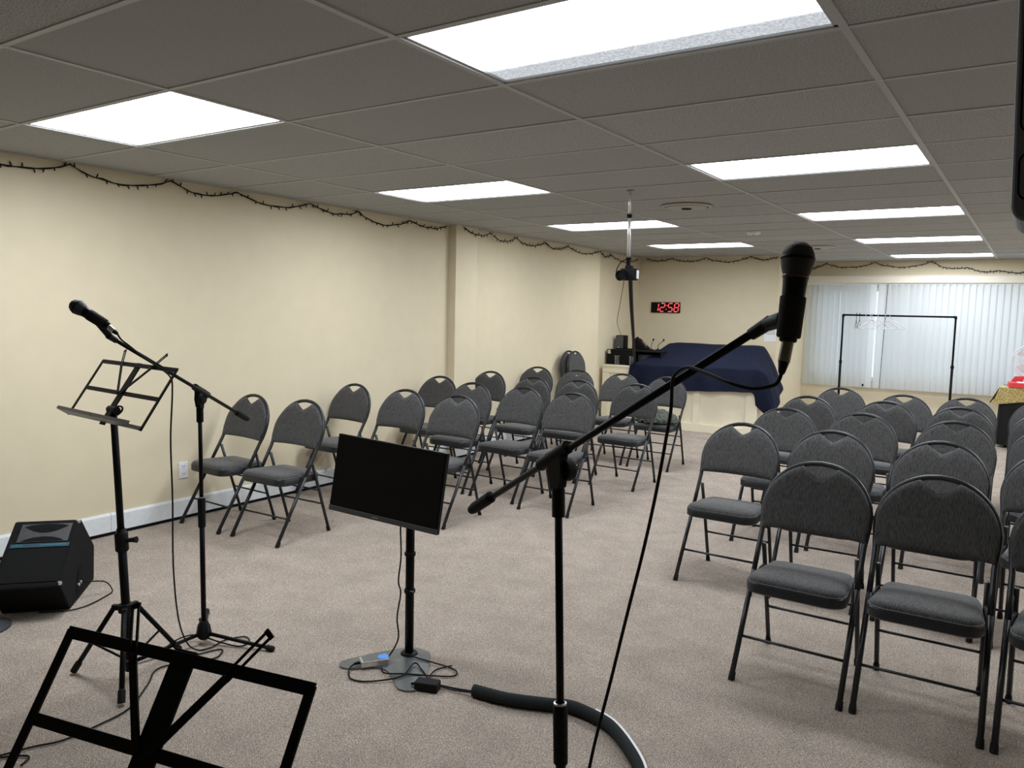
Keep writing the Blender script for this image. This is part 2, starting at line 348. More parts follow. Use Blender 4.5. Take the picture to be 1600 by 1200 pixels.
# ------------------------------------------------------------------ folding chair
def arch(z):   # half width of the back frame at height z
    if z <= .68: return .217+.011*max(0, min(1, (z-.58)/.10))
    k = min(1, (z-.68)/.218); return .228*(1-k**2.1)**.5
def back_y(z, x=0): return .118+(z-.60)*.37 - .10*x*x
def make_chair():
    r_ = bpy.data.objects.new('folding_chair', None); COL.objects.link(r_)
    # back frame : arch tube
    zs = [.42, .50, .58, .62, .66, .70, .74, .775, .805, .83, .85, .866, .879, .888, .894]
    path = [(-arch(z), (-.235+z*.589 if z < .6 else back_y(z))+.006*max(0, min(1, (z-.58)/.06)), z) for z in zs]
    arc = path + [(0, back_y(.898)+.006, .898)] + [(-x, y, z) for x, y, z in path[::-1]]
    MB().tube(arc, .0118, 8).build('back_frame', M['frame'], r_, smooth=True)
    for s in (-1, 1):
        lg = MB().tube([(s*.218, -.235, .012), (s*.217, .0124, .42)], .0118, 8).build('leg', M['frame'], r_, smooth=True)
        MB().tube([(s*.218, -.237, 0), (s*.218, -.229, .014), (s*.218, -.219, .032)], [.0145, .0145, .013], 8).build('foot_cap', M['rubber'], lg)
        lg = MB().tube([(s*.198, .245, .012), (s*.198, .165, .27), (s*.198, .083, .53)], .0105, 8).build('leg', M['frame'], r_, smooth=True)
        MB().tube([(s*.198, .246, 0), (s*.198, .241, .016), (s*.198, .235, .034)], [.0135, .0135, .012], 8).build('foot_cap', M['rubber'], lg)
        MB().tube([(s*.206, .012, .405), (s*.2, .05, .425), (s*.196, .115, .425)], .006, 6).build('seat_link', M['frame'], r_)
    MB().tube([(-.217, -.138, .165), (.217, -.138, .165)], .0062, 6).build('crossbar', M['frame'], r_, smooth=True)
    for z in (.205, .305): MB().tube([(-.198, .245-z*.306, z), (.198, .245-z*.306, z)], .0062, 6).build('crossbar', M['frame'], r_, smooth=True)
    # seat pan and cushion
    def outline(x0, xr, y0, y1, rf, rr):
        o = []
        for cx, cy, a0, r in ((xr-rr, y1-rr, 0, rr), (-xr+rr, y1-rr, 90, rr), (-x0+rf, y0+rf, 180, rf), (x0-rf, y0+rf, 270, rf)):
            for k in range(6): a = math.radians(a0+18*k); o.append((cx+r*math.cos(a), cy+r*math.sin(a)))
        return o
    ol = outline(.204, .182, -.192, .185, .07, .04); n = len(ol)
    def zt(y): return .428 - (y+.19)*.035
    pan = MB(); rings = []
    for k, (sc, dz) in enumerate(((.965, -.046), (1, -.040), (1, -.004), (.985, 0))):
        rings.append([Vector((x*sc, y*sc, zt(y)+dz)) for x, y in ol])
    pan.add([v for r in rings for v in r], [(k*n+i, k*n+(i+1) % n, (k+1)*n+(i+1) % n, (k+1)*n+i) for k in range(3) for i in range(n)] + [tuple(range(n)), tuple(3*n+i for i in range(n))])
    sp = pan.build('seat', M['frame'], r_, auto=40)
    cu = MB(); lv = [(.975, .0), (.97, .010), (.93, .020), (.82, .0265), (.6, .031), (.3, .033)]
    vs = [Vector((x*s_, y*s_, zt(y*s_)+dz)) for s_, dz in lv for x, y in ol]; K = len(lv)
    cu.add(vs+[Vector((0, 0, zt(0)+.0335))], [(k*n+i, k*n+(i+1) % n, (k+1)*n+(i+1) % n, (k+1)*n+i) for k in range(K-1) for i in range(n)] + [((K-1)*n+i, (K-1)*n+(i+1) % n, K*n) for i in range(n)])
    cu.build('seat_cushion', M['fabric'], sp, smooth=True)
    pp = [(x*.985, y*.985, zt(y*.985)+.002) for x, y in ol]; MB().tube(pp+pp[:2], .0028, 5).build('piping', M['piping'], sp, smooth=True)
    # padded back
    NC, NR = 28, 10; hw = .2275; pv = [[], []]; zn = .838
    def ztop(x):
        a = abs(x)/.230; z = .68+.218*max(0, 1-min(1, a)**2)**(1/2.1) - .003
        q = abs(x)/.075
        if q < 1:
            sh = .68+.218*(1-(.075/.230)**2)**(1/2.1) - .003
            z = zn+(sh-zn)*(q**1.25)
        return z
    back = MB(); front = []
    for side in (0, 1):
        vs = []
        for j in range(NR+1):
            for i in range(NC+1):
                x = hw*math.sin((i/NC*2-1)*PI/2); z0 = .600+.006*(1-(x/hw)**2); z1 = max(ztop(x), .68); b_ = j/NR; bb = b_*2-1
                z = z0+(z1-z0)*(.5+.5*math.sin(bb*PI/2)*.999)
                ea = max(0, 1-abs(x/hw)**5)*max(0, 1-abs(math.sin(bb*PI/2))**8); th = .004+.017*ea**.6
                xs = x*(1-.045*max(0, min(1, (.66-z)/.06))); vs.append((xs, back_y(z, x)-.006+(-th if side == 0 else th*.5), z))
        pv[side] = vs
    n1 = NC+1; tot = (NR+1)*n1; fs = []
    for j in range(NR):
        for i in range(NC):
            a = j*n1+i; fs.append((a, a+1, a+1+n1, a+n1)); fs.append((tot+a, tot+a+n1, tot+a+n1+1, tot+a+1))
    bd = [i for i in range(NC)] ; ring = list(range(n1)) + [j*n1+NC for j in range(1, NR+1)] + [NR*n1+i for i in range(NC-1, -1, -1)] + [j*n1 for j in range(NR-1, 0, -1)]
    for a, b_ in zip(ring, ring[1:]+ring[:1]): fs.append((a, tot+a, tot+b_, b_))
    back.add(pv[0]+pv[1], fs).build('backrest', M['fabric'], r_, smooth=True)
    return r_
proto = make_chair(); used = [False]
def place_chair(x, y, label, group, rz=0, loc=None):
    o = proto if not used[0] else copy_tree(proto); used[0] = True
    o.location = loc if loc else (x, y+.235, 0); o.rotation_euler = (0, 0, rz); tag(o, label, 'chair', group); return o
R_ = ['front row', 'second row', 'third row', 'fourth row', 'back row']
S_ = ['against the beige wall', 'second from the beige wall', 'third from the beige wall', 'at the aisle end']
left = [[(-4.75, 3.25), (-4.215, 3.28)], [(-4.83, 4.36), (-4.205, 4.32), (-3.64, 4.28)], [(-4.82, 5.52), (-4.19, 5.21), (-3.65, 5.20), (-3.10, 5.10)],
        [(-4.86, 6.41), (-4.15, 6.15), (-3.65, 6.19), (-3.07, 6.24)], [(-4.87, 7.40), (-4.30, 7.34), (-3.70, 7.25), (-3.18, 7.24)]]
for ri, row in enumerate(left):
    for si, (x, y) in enumerate(row):
        lab = 'grey folding chair, %s of left block, %s' % (R_[ri], S_[si])
        if ri == 4 and si == 3: lab = 'grey padded folding chair with a green jacket on its seat'
        place_chair(x, y, lab, 'folding chairs of the left block', random.uniform(-.04, .04))
S2 = ['leftmost, at the aisle', 'second from the aisle', 'third from the aisle', 'cut by the right edge of the photo']
right = [[(-.775, 3.24), (-.295, 3.25), (.195, 3.24)], [(-1.455, 4.29), (-.94, 4.34), (-.39, 4.33), (.13, 4.3)], [(-1.46, 5.30), (-.97, 5.38), (-.40, 5.36), (.13, 5.35)],
         [(-1.55, 6.32), (-.97, 6.38), (-.44, 6.33), (.10, 6.35)], [(-1.50, 7.37), (-.93, 7.10), (-.47, 7.21), (.08, 7.3)]]
for ri, row in enumerate(right):
    for si, (x, y) in enumerate(row):
        k = si if len(row) == 4 else (0, 1, 3)[si]
        place_chair(x, y, 'grey folding chair, %s of right block, %s' % (R_[ri], S2[k]), 'folding chairs of the right block', random.uniform(-.03, .03))
# two folded chairs leaning on the wall
def folded(loc, lean, label):
    r_ = thing('folded_chair', label, 'chair', loc, PI/2, 'folded chairs leaning on the wall')
    r_.rotation_euler = (lean, 0, PI/2)
    arcz = [(.02), (.55), (.62), (.74), (.82), (.90), (.955), (.995), (1.025), (1.045), (1.055)]
    hwf = lambda z: .217 if z < .84 else .222*(1-min(1, (z-.84)/.22)**2.1)**.5
    p = [(-hwf(z), 0, z) for z in arcz]; p = p+[(0, 0, 1.06)]+[(-x, y, z) for x, y, z in p[::-1]]
    MB().tube(p, .0118, 8).build('back_frame', M['frame'], r_, smooth=True)
    for s in (-1, 1): MB().tube([(s*.198, .02, .0), (s*.198, .02, .62)], .0105, 8).build('leg', M['frame'], r_, smooth=True)
    for z in (.15, .3): MB().tube([(-.2, .01, z), (.2, .01, z)], .006, 6).build('crossbar', M['frame'], r_)
    MB().prism(rrect(-.19, .3, .19, .68, .06), (0, -.012, 0), (1, 0, 0), (0, 0, 1), (0, .045, 0)).build('seat', M['frame'], r_)
    pts = []
    for i in range(25):
        x = -.21+.42*i/24; a = abs(x)/.222; z = .84+.22*(1-a**2.1)**.5-.01; q = abs(x)/.07
        if q < 1: z = 1.005+(z-1.005)*q
        pts.append((x, z))
    MB().prism([(-.21, .755)]+pts+[(.21, .755)], (0, -.02, 0), (1, 0, 0), (0, 0, 1), (0, .032, 0)).build('backrest', M['fabric'], r_)
folded((-4.90, 8.80, 0.0), -.10, 'folded grey chair leaning against the beige wall, inner one')
folded((-4.80, 8.84, 0.0), -.13, 'folded grey chair leaning on the other folded chair, outer one')
# jacket
bm = bmesh.new(); bmesh.ops.create_icosphere(bm, subdivisions=5, radius=1)
for v in bm.verts:
    p = v.co.copy(); ridge = 1-abs(noise.noise(p*3.4+Vector((3, 1, 7)))*2.2); n2 = noise.noise(p*5.5)
    s = 1+.22*n2*.5; v.co = Vector((p.x*.225*s, p.y*.16*s, max(-.02, (p.z*.10*(.25+.9*ridge)))))
    if p.x < -.5: v.co.z -= .03*(-p.x-.5); v.co.y -= .06*(-p.x-.5)
me = bpy.data.meshes.new('jacket'); bm.to_mesh(me); bm.free(); me.materials.append(M['jacket'])
for p in me.polygons: p.use_smooth = True
jk = bpy.data.objects.new('jacket', me); COL.objects.link(jk); jk.location = (-3.17, 7.44, .485); tag(jk, 'crumpled green jacket lying on a back-row chair seat', 'jacket')

# ------------------------------------------------------------------ microphone
def mic(name, label, ball, tail, xlr, ring=False):
    ball, tail, xlr = Vector(ball), Vector(tail), Vector(xlr); ax = (tail-ball).normalized(); Ln = (tail-ball).length
    t = thing(name, label, 'microphone', ball); z0 = Vector((0, 0, 0))
    MB().lathe([(.002, -.0262), (.012, -.0238), (.0205, -.017), (.0252, -.007), (.0262, 0), (.0262, .005), (.0255, .011), (.0232, .020), (.020, .029)], z0, ax, 24).build('grille', M['grille'], t, auto=50)
    MB().lathe([(.0268, -.001), (.0274, .0015), (.0268, .004)], z0, ax, 24).build('band', M['black'], t, smooth=True)
    if ring: MB().lathe([(.0206, .0285), (.0208, .031), (.0204, .0335)], z0, ax, 24).build('ring', M['redring'], t, smooth=True)
    MB().lathe([(.0198, .0325), (.0188, .045), (.017, .09), (.0138, Ln-.002), (.012, Ln)], z0, ax, 20).build('body', M['black'], t, auto=50)
    x = xlr-ball; a2 = (x-ax*Ln).normalized(); l2 = (x-ax*Ln).length
    c = MB().lathe([(.0098, -.002), (.0098, l2*.6), (.0088, l2*.62)], ax*Ln, a2, 16).build('connector', M['olive'] if ring else M['steel'], t, auto=40)
    MB().lathe([(.0094, l2*.6), (.006, l2*.92), (.0042, l2)], ax*Ln, a2, 12).build('strain_relief', M['black'], c, smooth=True)
    return t, ax
def mic_stand(name, label, floor, clutch, tip, end, legs, r_low, z_clutch, clip_to, weight=True, hub='box'):
    floor, clutch, tip, end = map(Vector, (floor, clutch, tip, end)); o = floor
    t = thing(name, label, 'mic stand', floor); rel = lambda p: Vector(p)-o
    up = clutch-floor; at = lambda z: up*(z/up.z)
    MB().tube([at(.045), at(z_clutch)], r_low, 12).build('lower_tube', M['black'], t, smooth=True)
    MB().lathe([(r_low*1.05, -.075), (r_low*1.45, -.07), (r_low*1.5, .055), (r_low*1.3, .065), (r_low*.9, .07)], at(z_clutch), up, 16).build('height_clutch', M['rubber'], t, auto=40)
    MB().lathe([(r_low*1.32, .064), (r_low*1.32, .068), (r_low*.85, .069)], at(z_clutch), up, 16).build('clutch_ring', M['steel'], t)
    MB().tube([at(z_clutch), rel(clutch)-up.normalized()*.03], r_low*.78, 12).build('upper_tube', M['black'], t, smooth=True)
    d = (tip-end).normalized(); rc = rel(clutch); side = d.cross(Vector((0, 0, 1))).normalized(); nup = side.cross(d)
    MB().tube([rc+up.normalized()*-.125, rc+up.normalized()*-.06], .0152, 12).build('swivel_collar', M['black'], t, auto=40)
    # swivel head : flared plate, round knob, boom clamp
    hd = MB(); u2 = up.normalized()
    hd.prism([(-.014, -.062), (.014, -.062), (.026, -.03), (.022, .0), (.03, .03), (-.04, .03), (-.03, .0), (-.022, -.03)], rc-side*.012+u2*0, d-u2*d.dot(u2)*.2, u2, side*.024)
    hd.build('swivel', M['black'], t)
    MB().lathe([(.026, -.006), (.027, .012), (.022, .02), (.012, .022)], rc-u2*.022-side*.010+d*.012, -side, 18).build('knob', M['rubber'], t, auto=40)
    MB().tube([rc+nup*.018-d*.065, rc+nup*.018+d*.05], .0155, 12).build('boom_clamp', M['black'], t, auto=40)
    e2, t2 = rel(end), rel(tip)
    MB().tube([e2+nup*.018, t2], [.0082, .0072], 10).build('boom', M['black'], t, smooth=True)
    MB().tube([e2+nup*.018-d*.01, e2+nup*.018+d*.012, e2+nup*.018+d*.10, e2+nup*.018+d*.104], [.012, .0155, .0155, .011], 12).build('counterweight', M['rubber'], t, auto=40)
    MB().tube([t2-d*.045, t2], [.0105, .0118], 10).build('clip_thread', M['black'], t, auto=40)
    # clip: neck and open sleeve around the mic body
    mp, max_ = rel(clip_to[0]), Vector(clip_to[1]); cp = MB()
    cp.tube([t2-d*.01, t2+(mp-t2)*.55, mp+(t2-mp).normalized()*.012], [.0118, .0135, .016], 10).build('clip_neck', M['black'], t, smooth=True)
    MB().lathe([(.0178, -.032), (.0192, -.030), (.0205, .026), (.0205, .034), (.0185, .034)], mp, -max_, 16).build('clip_sleeve', M['rubber'], t, auto=40)
    # tripod base
    hb = MB().lathe([(.018, .02), (.03, .032), (.034, .05), (.028, .085), (.018, .105), (.012, .108)], (0, 0, 0), up, 8).build('hub', M['rubber'], t, auto=30)
    MB().tube([(-.005, 0, .095), (-.045, .012, .098)], .008, 8).build('hub_knob', M['rubber'], hb)
    for lx, ly in legs:
        f = Vector((lx, ly, 0))-o; f.z = .012; h = f.copy(); h.z = 0; h = h.normalized()*.022; h.z = .048
        lg = MB().tube([h, f], .0088, 8).build('leg', M['black'], t, smooth=True)
        dd = (f-h).normalized(); MB().tube([f-dd*.035, f-dd*.03, f, f+dd*.004], [.009, .013, .013, .01], 10).build('foot', M['rubber'], lg, auto=40)
    return t
V = Vector
ballA, tailA, xlrA = V((-.332, 1.323, 1.655)), V((-.336, 1.305, 1.519)), V((-.341, 1.295, 1.467))
tA, axA = mic('microphone', 'black vocal microphone pointing up in front of the window blinds', ballA, tailA, xlrA, True)
tipA, clA, endA = V((-.372, 1.331, 1.551)), V((-.894, 1.538, 1.216)), V((-1.224, 1.669, 1.010))
mic_stand('microphone_stand', 'black boom microphone stand in the middle foreground', (-.80, 1.465, 0), clA, tipA, endA,
          [(-.55, 1.35), (-1.0, 1.28), (-.83, 1.75)], .0115, .60, (ballA+axA*.098, axA))
ballB, tailB, xlrB = V((-2.855, 1.475, 1.538)), V((-2.757, 1.533, 1.470)), V((-2.727, 1.548, 1.445))
tB, axB = mic('microphone', 'black vocal microphone at far left, above the music stand', ballB, tailB, xlrB)
mic_stand('microphone_stand', 'black boom microphone stand at left, behind the music stand', (-3.10, 2.135, 0), (-3.10, 2.13, 1.155), (-2.80, 1.555, 1.436), (-3.21, 2.46, .985),
          [(-2.775, 2.263), (-3.15, 1.80), (-3.40, 2.36)], .0115, .62, (ballB+axB*.085, axB))
# ------------------------------------------------------------------ cables
def cable(name, pts, r, m, label, n=8):
    p = spline(pts, n); return tag(MB().tube(p, r, 6).build(name, m, smooth=True), label, 'cable')
cable('microphone_cable', [(-.341, 1.295, 1.467), (-.344, 1.289, 1.455), (-.353, 1.285, 1.448), (-.382, 1.277, 1.442), (-.419, 1.277, 1.449), (-.472, 1.316, 1.459), (-.522, 1.355, 1.465), (-.553, 1.378, 1.452),
   (-.566, 1.392, 1.431), (-.573, 1.408, 1.378), (-.585, 1.417, 1.314), (-.605, 1.428, 1.208), (-.630, 1.434, 1.085), (-.656, 1.425, .949), (-.682, 1.416, .809), (-.706, 1.38, .631), (-.726, 1.351, .4), (-.74, 1.3, .15), (-.72, 1.22, .02), (-.6, 1.05, .006), (-.3, .8, .006)], .0034, M['rubber'], 'black cable looping from the near microphone down to the floor')
cable('microphone_cable', [(-2.727, 1.548, 1.445), (-2.725, 1.56, 1.425), (-2.74, 1.60, 1.40), (-2.80, 1.68, 1.36), (-2.86, 1.78, 1.31), (-2.90, 1.86, 1.262), (-2.91, 1.875, 1.20), (-2.92, 1.87, 1.0), (-2.93, 1.88, .75), (-2.98, 1.91, .45), (-3.03, 1.96, .2), (-3.08, 2.03, .05),
   (-3.05, 2.06, .008), (-3.02, 2.11, .006), (-3.04, 2.20, .006), (-3.0, 2.28, .006), (-2.94, 2.26, .006), (-2.93, 2.20, .006), (-3.02, 2.167, .012), (-3.16, 2.115, .03), (-3.18, 2.0, .008), (-3.03, 1.96, .006), (-3.0, 2.06, .006), (-2.97, 2.13, .006), (-2.93, 2.10, .006),
   (-2.92, 2.04, .006), (-3.02, 1.867, .006), (-2.92, 1.747, .006), (-2.80, 1.597, .006), (-2.775, 1.457, .006), (-2.777, 1.333, .006), (-2.824, 1.238, .006), (-2.9, 1.0, .006)], .0034, M['rubber'], 'black cable hanging from the left microphone and snaking over the carpet')
cable('floor_cable', [(-3.0, .95, .006), (-2.86, 1.13, .006), (-2.80, 1.2, .006), (-2.76, 1.22, .006), (-2.73, 1.18, .006)], .0034, M['rubber'], 'short black cable loop at the bottom left corner')

# ------------------------------------------------------------------ music stands
def music_stand(name, label, c, yaw, tilt, w, h, foot, legs, zc, r=.0148):
    c = V(c); e1 = V((math.cos(yaw), math.sin(yaw), 0)); fw = V((-math.sin(yaw), math.cos(yaw), 0)); e2 = V((0, 0, 1))*math.cos(tilt)+fw*math.sin(tilt); nn = e1.cross(e2)
    foot = V(foot); t = thing(name, label, 'music stand', foot); o = c-foot
    Rm = Matrix((e1, e2, nn)).transposed()
    def bar(nm, a, b_, wd, th=.005, off=0, par=t):
        a = V((*a, off)); b_ = V((*b_, off)); d = b_-a; ang = math.atan2(d.y, d.x)
        return MB().box(o+Rm@((a+b_)/2), (d.length+wd*.6, wd, th), Rm@Matrix.Rotation(ang, 3, 'Z'), .0012).build(nm, M['black'], par)
    bar('top_bar', (-w, h), (w, h), .0185); bar('middle_bar', (-w, 0), (w, 0), .018)
    for s in (-1, 1): bar('side_bar', (s*w, -h), (s*w, h), .015)
    bar('centre_bar', (0, -h), (0, h), .042, .005, -.004)
    # tray: shallow L towards the reader, two hinged halves
    for s in (-1, 1):
        MB().prism([(0, -.004), (0, .012), (.003, .012), (.003, 0), (.05, 0), (.05, .010), (.053, .010), (.053, -.004)], o+Rm@V((s*w*1.0 if s > 0 else -.002, -h, .003)), nn, e2, -e1*(w-.003) if s > 0 else -e1*(w)).build('tray', M['bezel'], t)
    # slotted page arms
    for s in (-1, 1):
        p0, p1, p2 = V((s*.012, 0)), V((s*w*.34, h*1.0)), V((s*w*.62, h*1.62))
        p1 = V((s*w*(.37 if s < 0 else .40), h*.90)); p2 = V((s*w*(.52 if s < 0 else .60), h*1.45))
        ar = bar('page_arm', p0[:2], p1[:2], .013, .004, .006)
        d = (p2-p1).normalized(); nrm = V((-d.y, d.x))*.0055
        for q in (-1, 1): bar('slot_rail', (p1+nrm*q)[:2], (p2+nrm*q)[:2], .0035, .004, .006, ar)
        bar('arm_tip', (p2-nrm*1.1)[:2], (p2+nrm*1.1)[:2], .008, .004, .006, ar)
        MB().lathe([(.006, 0), (.006, .004), (.003, .006)], o+Rm@V((p1.x, p1.y, .004)), nn, 10).build('rivet', M['rubber'], ar)
    # post, collars, tripod
    top = o-nn*.012-e2*h*.55; dirp = top.normalized()
    at = lambda z: top*(z/top.z)
    MB().tube([at(.03), at(zc+.05)], r*1.15, 12).build('lower_post', M['black'], t, smooth=True)
    MB().tube([at(zc), top], r*.92, 12).build('upper_post', M['black'], t, smooth=True)
    cl = MB().lathe([(r*1.5, -.045), (r*1.75, -.04), (r*1.75, .03), (r*1.5, .035)], at(zc), dirp, 12).build('collar', M['rubber'], t, auto=40)
    MB().tube([at(zc)+V((.0, .0, 0)), at(zc)+V((.045, .02, .006)), at(zc)+V((.062, .028, .008))], [.007, .010, .014], 8).build('collar_knob', M['rubber'], cl)
    ring = [top-nn*.012+(e2*math.cos(a)+fw*math.sin(a)*1.0)*.024 for a in [PI*k/8 for k in range(-2, 11)]]
    MB().tube(ring, .004, 6).build('tilt_bracket', M['black'], t)
    MB().lathe([(.016, -.03), (.016, .03)], top, e1, 12).build('tilt_pivot', M['black'], t)
    zj = .30
    hb = MB().lathe([(.019, -.02), (.03, -.016), (.03, .016), (.019, .02)], at(zj), dirp, 10).build('leg_collar', M['rubber'], t, auto=30)
    for lx, ly in legs:
        f = V((lx, ly, 0))-foot; f.z = .012; hz = V((f.x, f.y, 0)).normalized()
        a = at(zj)+hz*.05; MB().box(at(zj)+hz*.03, (.055, .02, .022), Matrix.Rotation(math.atan2(hz.y, hz.x), 3, 'Z'), .003).build('leg_bracket', M['rubber'], hb)
        lg = MB().tube([a, f], .0105, 8).build('leg', M['black'], t, smooth=True)
        dd = (f-a).normalized(); MB().tube([f-dd*.05, f-dd*.045, f], [.0115, .0145, .0145], 8).build('foot', M['rubber'], lg)
        MB().tube([a+(f-a)*.55, at(.07)], .005, 6).build('brace', M['black'], lg)
    return t
music_stand('music_stand', 'black music stand standing beside the floor speaker', (-3.078, 1.753, 1.191), -.08, .589, .309, .131, (-3.05, 1.75, 0), [(-3.265, 1.628), (-2.852, 1.598), (-3.109, 2.014)], .585)
music_stand('music_stand', 'black music stand cut off at the bottom left foreground', (-.995, .59, .935), .21, .585, .226, .127, (-1.0, .55, 0), [(-1.25, .62), (-.8, .72), (-.9, .28)], .45)

# ------------------------------------------------------------------ monitor on stand
ms = thing('monitor', 'flat black monitor screen on a floor stand in the aisle', 'monitor', (-2.26, 2.60, 0))
yaw, tilt, roll = .139, .129, -.063
e1 = V((math.cos(yaw), math.sin(yaw), 0)); fw = V((-math.sin(yaw), math.cos(yaw), 0)); e2 = V((0, 0, 1))*math.cos(tilt)+fw*math.sin(tilt)
a = e1*math.cos(roll)+e2*math.sin(roll); e2 = -e1*math.sin(roll)+e2*math.cos(roll); e1 = a; nn = e1.cross(e2)
mo = V((-2.274, 2.455, .815))-V((-2.26, 2.60, 0)); Rm = Matrix((e1, e2, nn)).transposed()
def mpart(nm, x, y, z, dx, dy, dz, m, par, ch=.002): return MB().box(mo+Rm@V((x, y, z)), (dx, dy, dz), Rm, ch).build(nm, m, par)
hs = mpart('housing', 0, 0, -.012, .56, .34, .022, M['black'], ms)
mpart('screen', 0, .010, .0005, .548, .312, .003, M['screen'], hs, .0005)
mpart('chin', 0, -.158, .001, .56, .022, .006, M['bezel'], hs)
mpart('logo', -.03, -.158, .0042, .03, .004, .001, M['steel'], hs, 0)
mpart('rear_bulge', 0, -.03, -.04, .3, .2, .04, M['black'], hs, .01)
mpart('mount_plate', 0, -.02, -.068, .11, .11, .012, M['black'], ms)
bk = mo+Rm@V((0, -.02, -.074))
MB().tube([bk, V((0, 0, bk.z-.01))], .014, 10).build('mount_arm', M['black'], ms)
MB().tube([(0, 0, .008), (0, 0, .86)], .0195, 14).build('pole', M['black'], ms, smooth=True)
for z in (.30, .47): MB().lathe([(.021, -.008), (.025, -.007), (.025, .007), (.021, .008)], (0, 0, z), seg=14).build('cable_tie', M['rubber'], ms)
MB().tube([(.018, -.01, .305), (.03, -.03, .312), (.045, -.02, .31)], .002, 5).build('tie_tail', M['steel'], ms)
# lobed base plate
pl = []
lobes = [(-.155, -.235), (.205, -.225)]
pl = spline([(-.03, .06, 0), (-.09, -.02, 0), (-.16, -.16, 0), (-.185, -.235, 0), (-.15, -.275, 0), (-.095, -.255, 0), (-.03, -.19, 0), (.04, -.185, 0), (.12, -.235, 0), (.185, -.275, 0), (.24, -.255, 0), (.25, -.195, 0), (.19, -.10, 0), (.10, .03, 0), (.05, .07, 0), (-.03, .06, 0)], 5)[:-1]
MB().prism([(p.x, p.y) for p in pl], (0, 0, 0), (1, 0, 0), (0, 1, 0), (0, 0, .008)).build('base_plate', M['plategrey'], ms, auto=30)
MB().lathe([(.04, .008), (.036, .014), (.022, .018)], (0, 0, 0), seg=16).build('pole_socket', M['black'], ms)
cable('monitor_cable', [(-2.285, 2.565, .79), (-2.287, 2.565, .6), (-2.287, 2.57, .46), (-2.292, 2.56, .35), (-2.287, 2.57, .29), (-2.298, 2.56, .18), (-2.285, 2.555, .09), (-2.29, 2.51, .03), (-2.29, 2.47, .022)], .0035, M['rubber'], 'black cable running down the monitor pole')
cable('monitor_cable', [(-2.365, 2.385, .02), (-2.36, 2.33, .013), (-2.30, 2.275, .006), (-2.22, 2.30, .006), (-2.13, 2.40, .015), (-2.16, 2.52, .02), (-2.10, 2.50, .014), (-2.0, 2.45, .008), (-1.90, 2.46, .008), (-1.78, 2.475, .02)], .0035, M['rubber'], 'black cable from the blue box to the foam sleeve')
cable('power_lead', [(-2.24, 2.57, .016), (-2.12, 2.585, .012), (-2.03, 2.60, .007), (-1.975, 2.585, .007), (-1.965, 2.545, .007), (-2.03, 2.50, .007), (-2.13, 2.43, .014), (-2.21, 2.385, .013), (-2.26, 2.42, .013)], .0032, M['rubber'], 'black looped lead lying beside the monitor base plate')
cable('power_lead', [(-2.03, 2.62, .007), (-2.06, 2.55, .007), (-2.04, 2.48, .008), (-2.0, 2.44, .012), (-1.90, 2.445, .008), (-1.78, 2.465, .02)], .0032, M['rubber'], 'black lead from the power brick into the foam sleeve')
bb = thing('converter_box', 'small blue and silver converter box lying on the monitor base', 'adapter', (-2.315, 2.43, .008), .95)
MB().box((0, 0, .013), (.12, .06, .026), None, .003).build('case', M['steel'], bb)
MB().box((.0, 0, .0265), (.10, .05, .001)).build('label_plate', M['plategrey'], bb)
MB().lathe([(.024, 0), (.024, .0015)], (.042, 0, .0262), seg=16).build('sticker', M['bluecap'], bb)
MB().tube([(-.06, 0, .013), (-.085, 0, .011)], .006, 8).build('plug', M['black'], bb)
pb = thing('power_brick', 'black power brick on the carpet by the foam sleeve', 'adapter', (-1.985, 2.40, 0), .35)
MB().box((0, 0, .019), (.10, .055, .038), None, .006).build('case', M['rubber'], pb)
MB().tube([(-.05, 0, .02), (-.07, 0, .016)], .006, 8).build('strain_relief', M['black'], pb)
fs = thing('cable_sleeve', 'thick black foam cable sleeve curving across the carpet', 'cable sleeve', (0, 0, 0))
sp_ = [(-1.80, 2.47, .024), (-1.648, 2.49, .025), (-1.504, 2.545, .025), (-1.415, 2.585, .025), (-1.310, 2.575, .025), (-1.212, 2.54, .025), (-1.085, 2.435, .025), (-.98, 2.31, .025), (-.88, 2.1, .025), (-.8, 1.85, .025), (-.6, 1.55, .025)]
MB().tube(spline(sp_, 6), .025, 10).build('sleeve', M['foam'], fs, smooth=True)
MB().tube([V((p[0]+.004, p[1]+.012, .048)) for p in spline(sp_[4:], 6)], .0055, 6, .5).build('seam', M['whiteplastic'], fs)

# ------------------------------------------------------------------ floor wedge speaker
Bw = V((-3.984, 1.98, 0)); dw = V((-.745, .667, 0)).normalized(); lw = V((-.667, -.745, 0)).normalized(); Ww = .31
ws = thing('floor_speaker', 'black carpeted wedge floor speaker against the left wall', 'speaker', Bw)
prof = [(0, 0), (-.142, .164), (-.135, .178), (.225, .402), (.245, .402), (.475, .195), (.478, .18), (.454, 0)]
cab = MB().prism(prof, (0, 0, 0), dw, (0, 0, 1), lw*Ww)
body = cab.build('cabinet', M['carpetblack'], ws)
bv = body.modifiers.new('bevel', 'BEVEL'); bv.width = .008; bv.segments = 2
A = V((0, 0, 0))+dw*-.135+V((0, 0, .178)); Bt = dw*.225+V((0, 0, .402)); bu = (Bt-A).normalized(); bl = (Bt-A).length; bn = -lw.cross(bu); bn = bn if bn.z > 0 else -bn
def bp(s, q, h=0): return A+bu*(s*bl)+lw*(q*Ww)+bn*h
def bpoly(nm, pts, th, m, par, h0=.001): return MB().prism(pts, A+bn*h0, lw*Ww, bu*bl, bn*th).build(nm, m, par)
hr = bpoly('horn_plate', [(.10, .66), (.86, .66), (.86, .95), (.10, .95)], .004, M['horn'], ws)
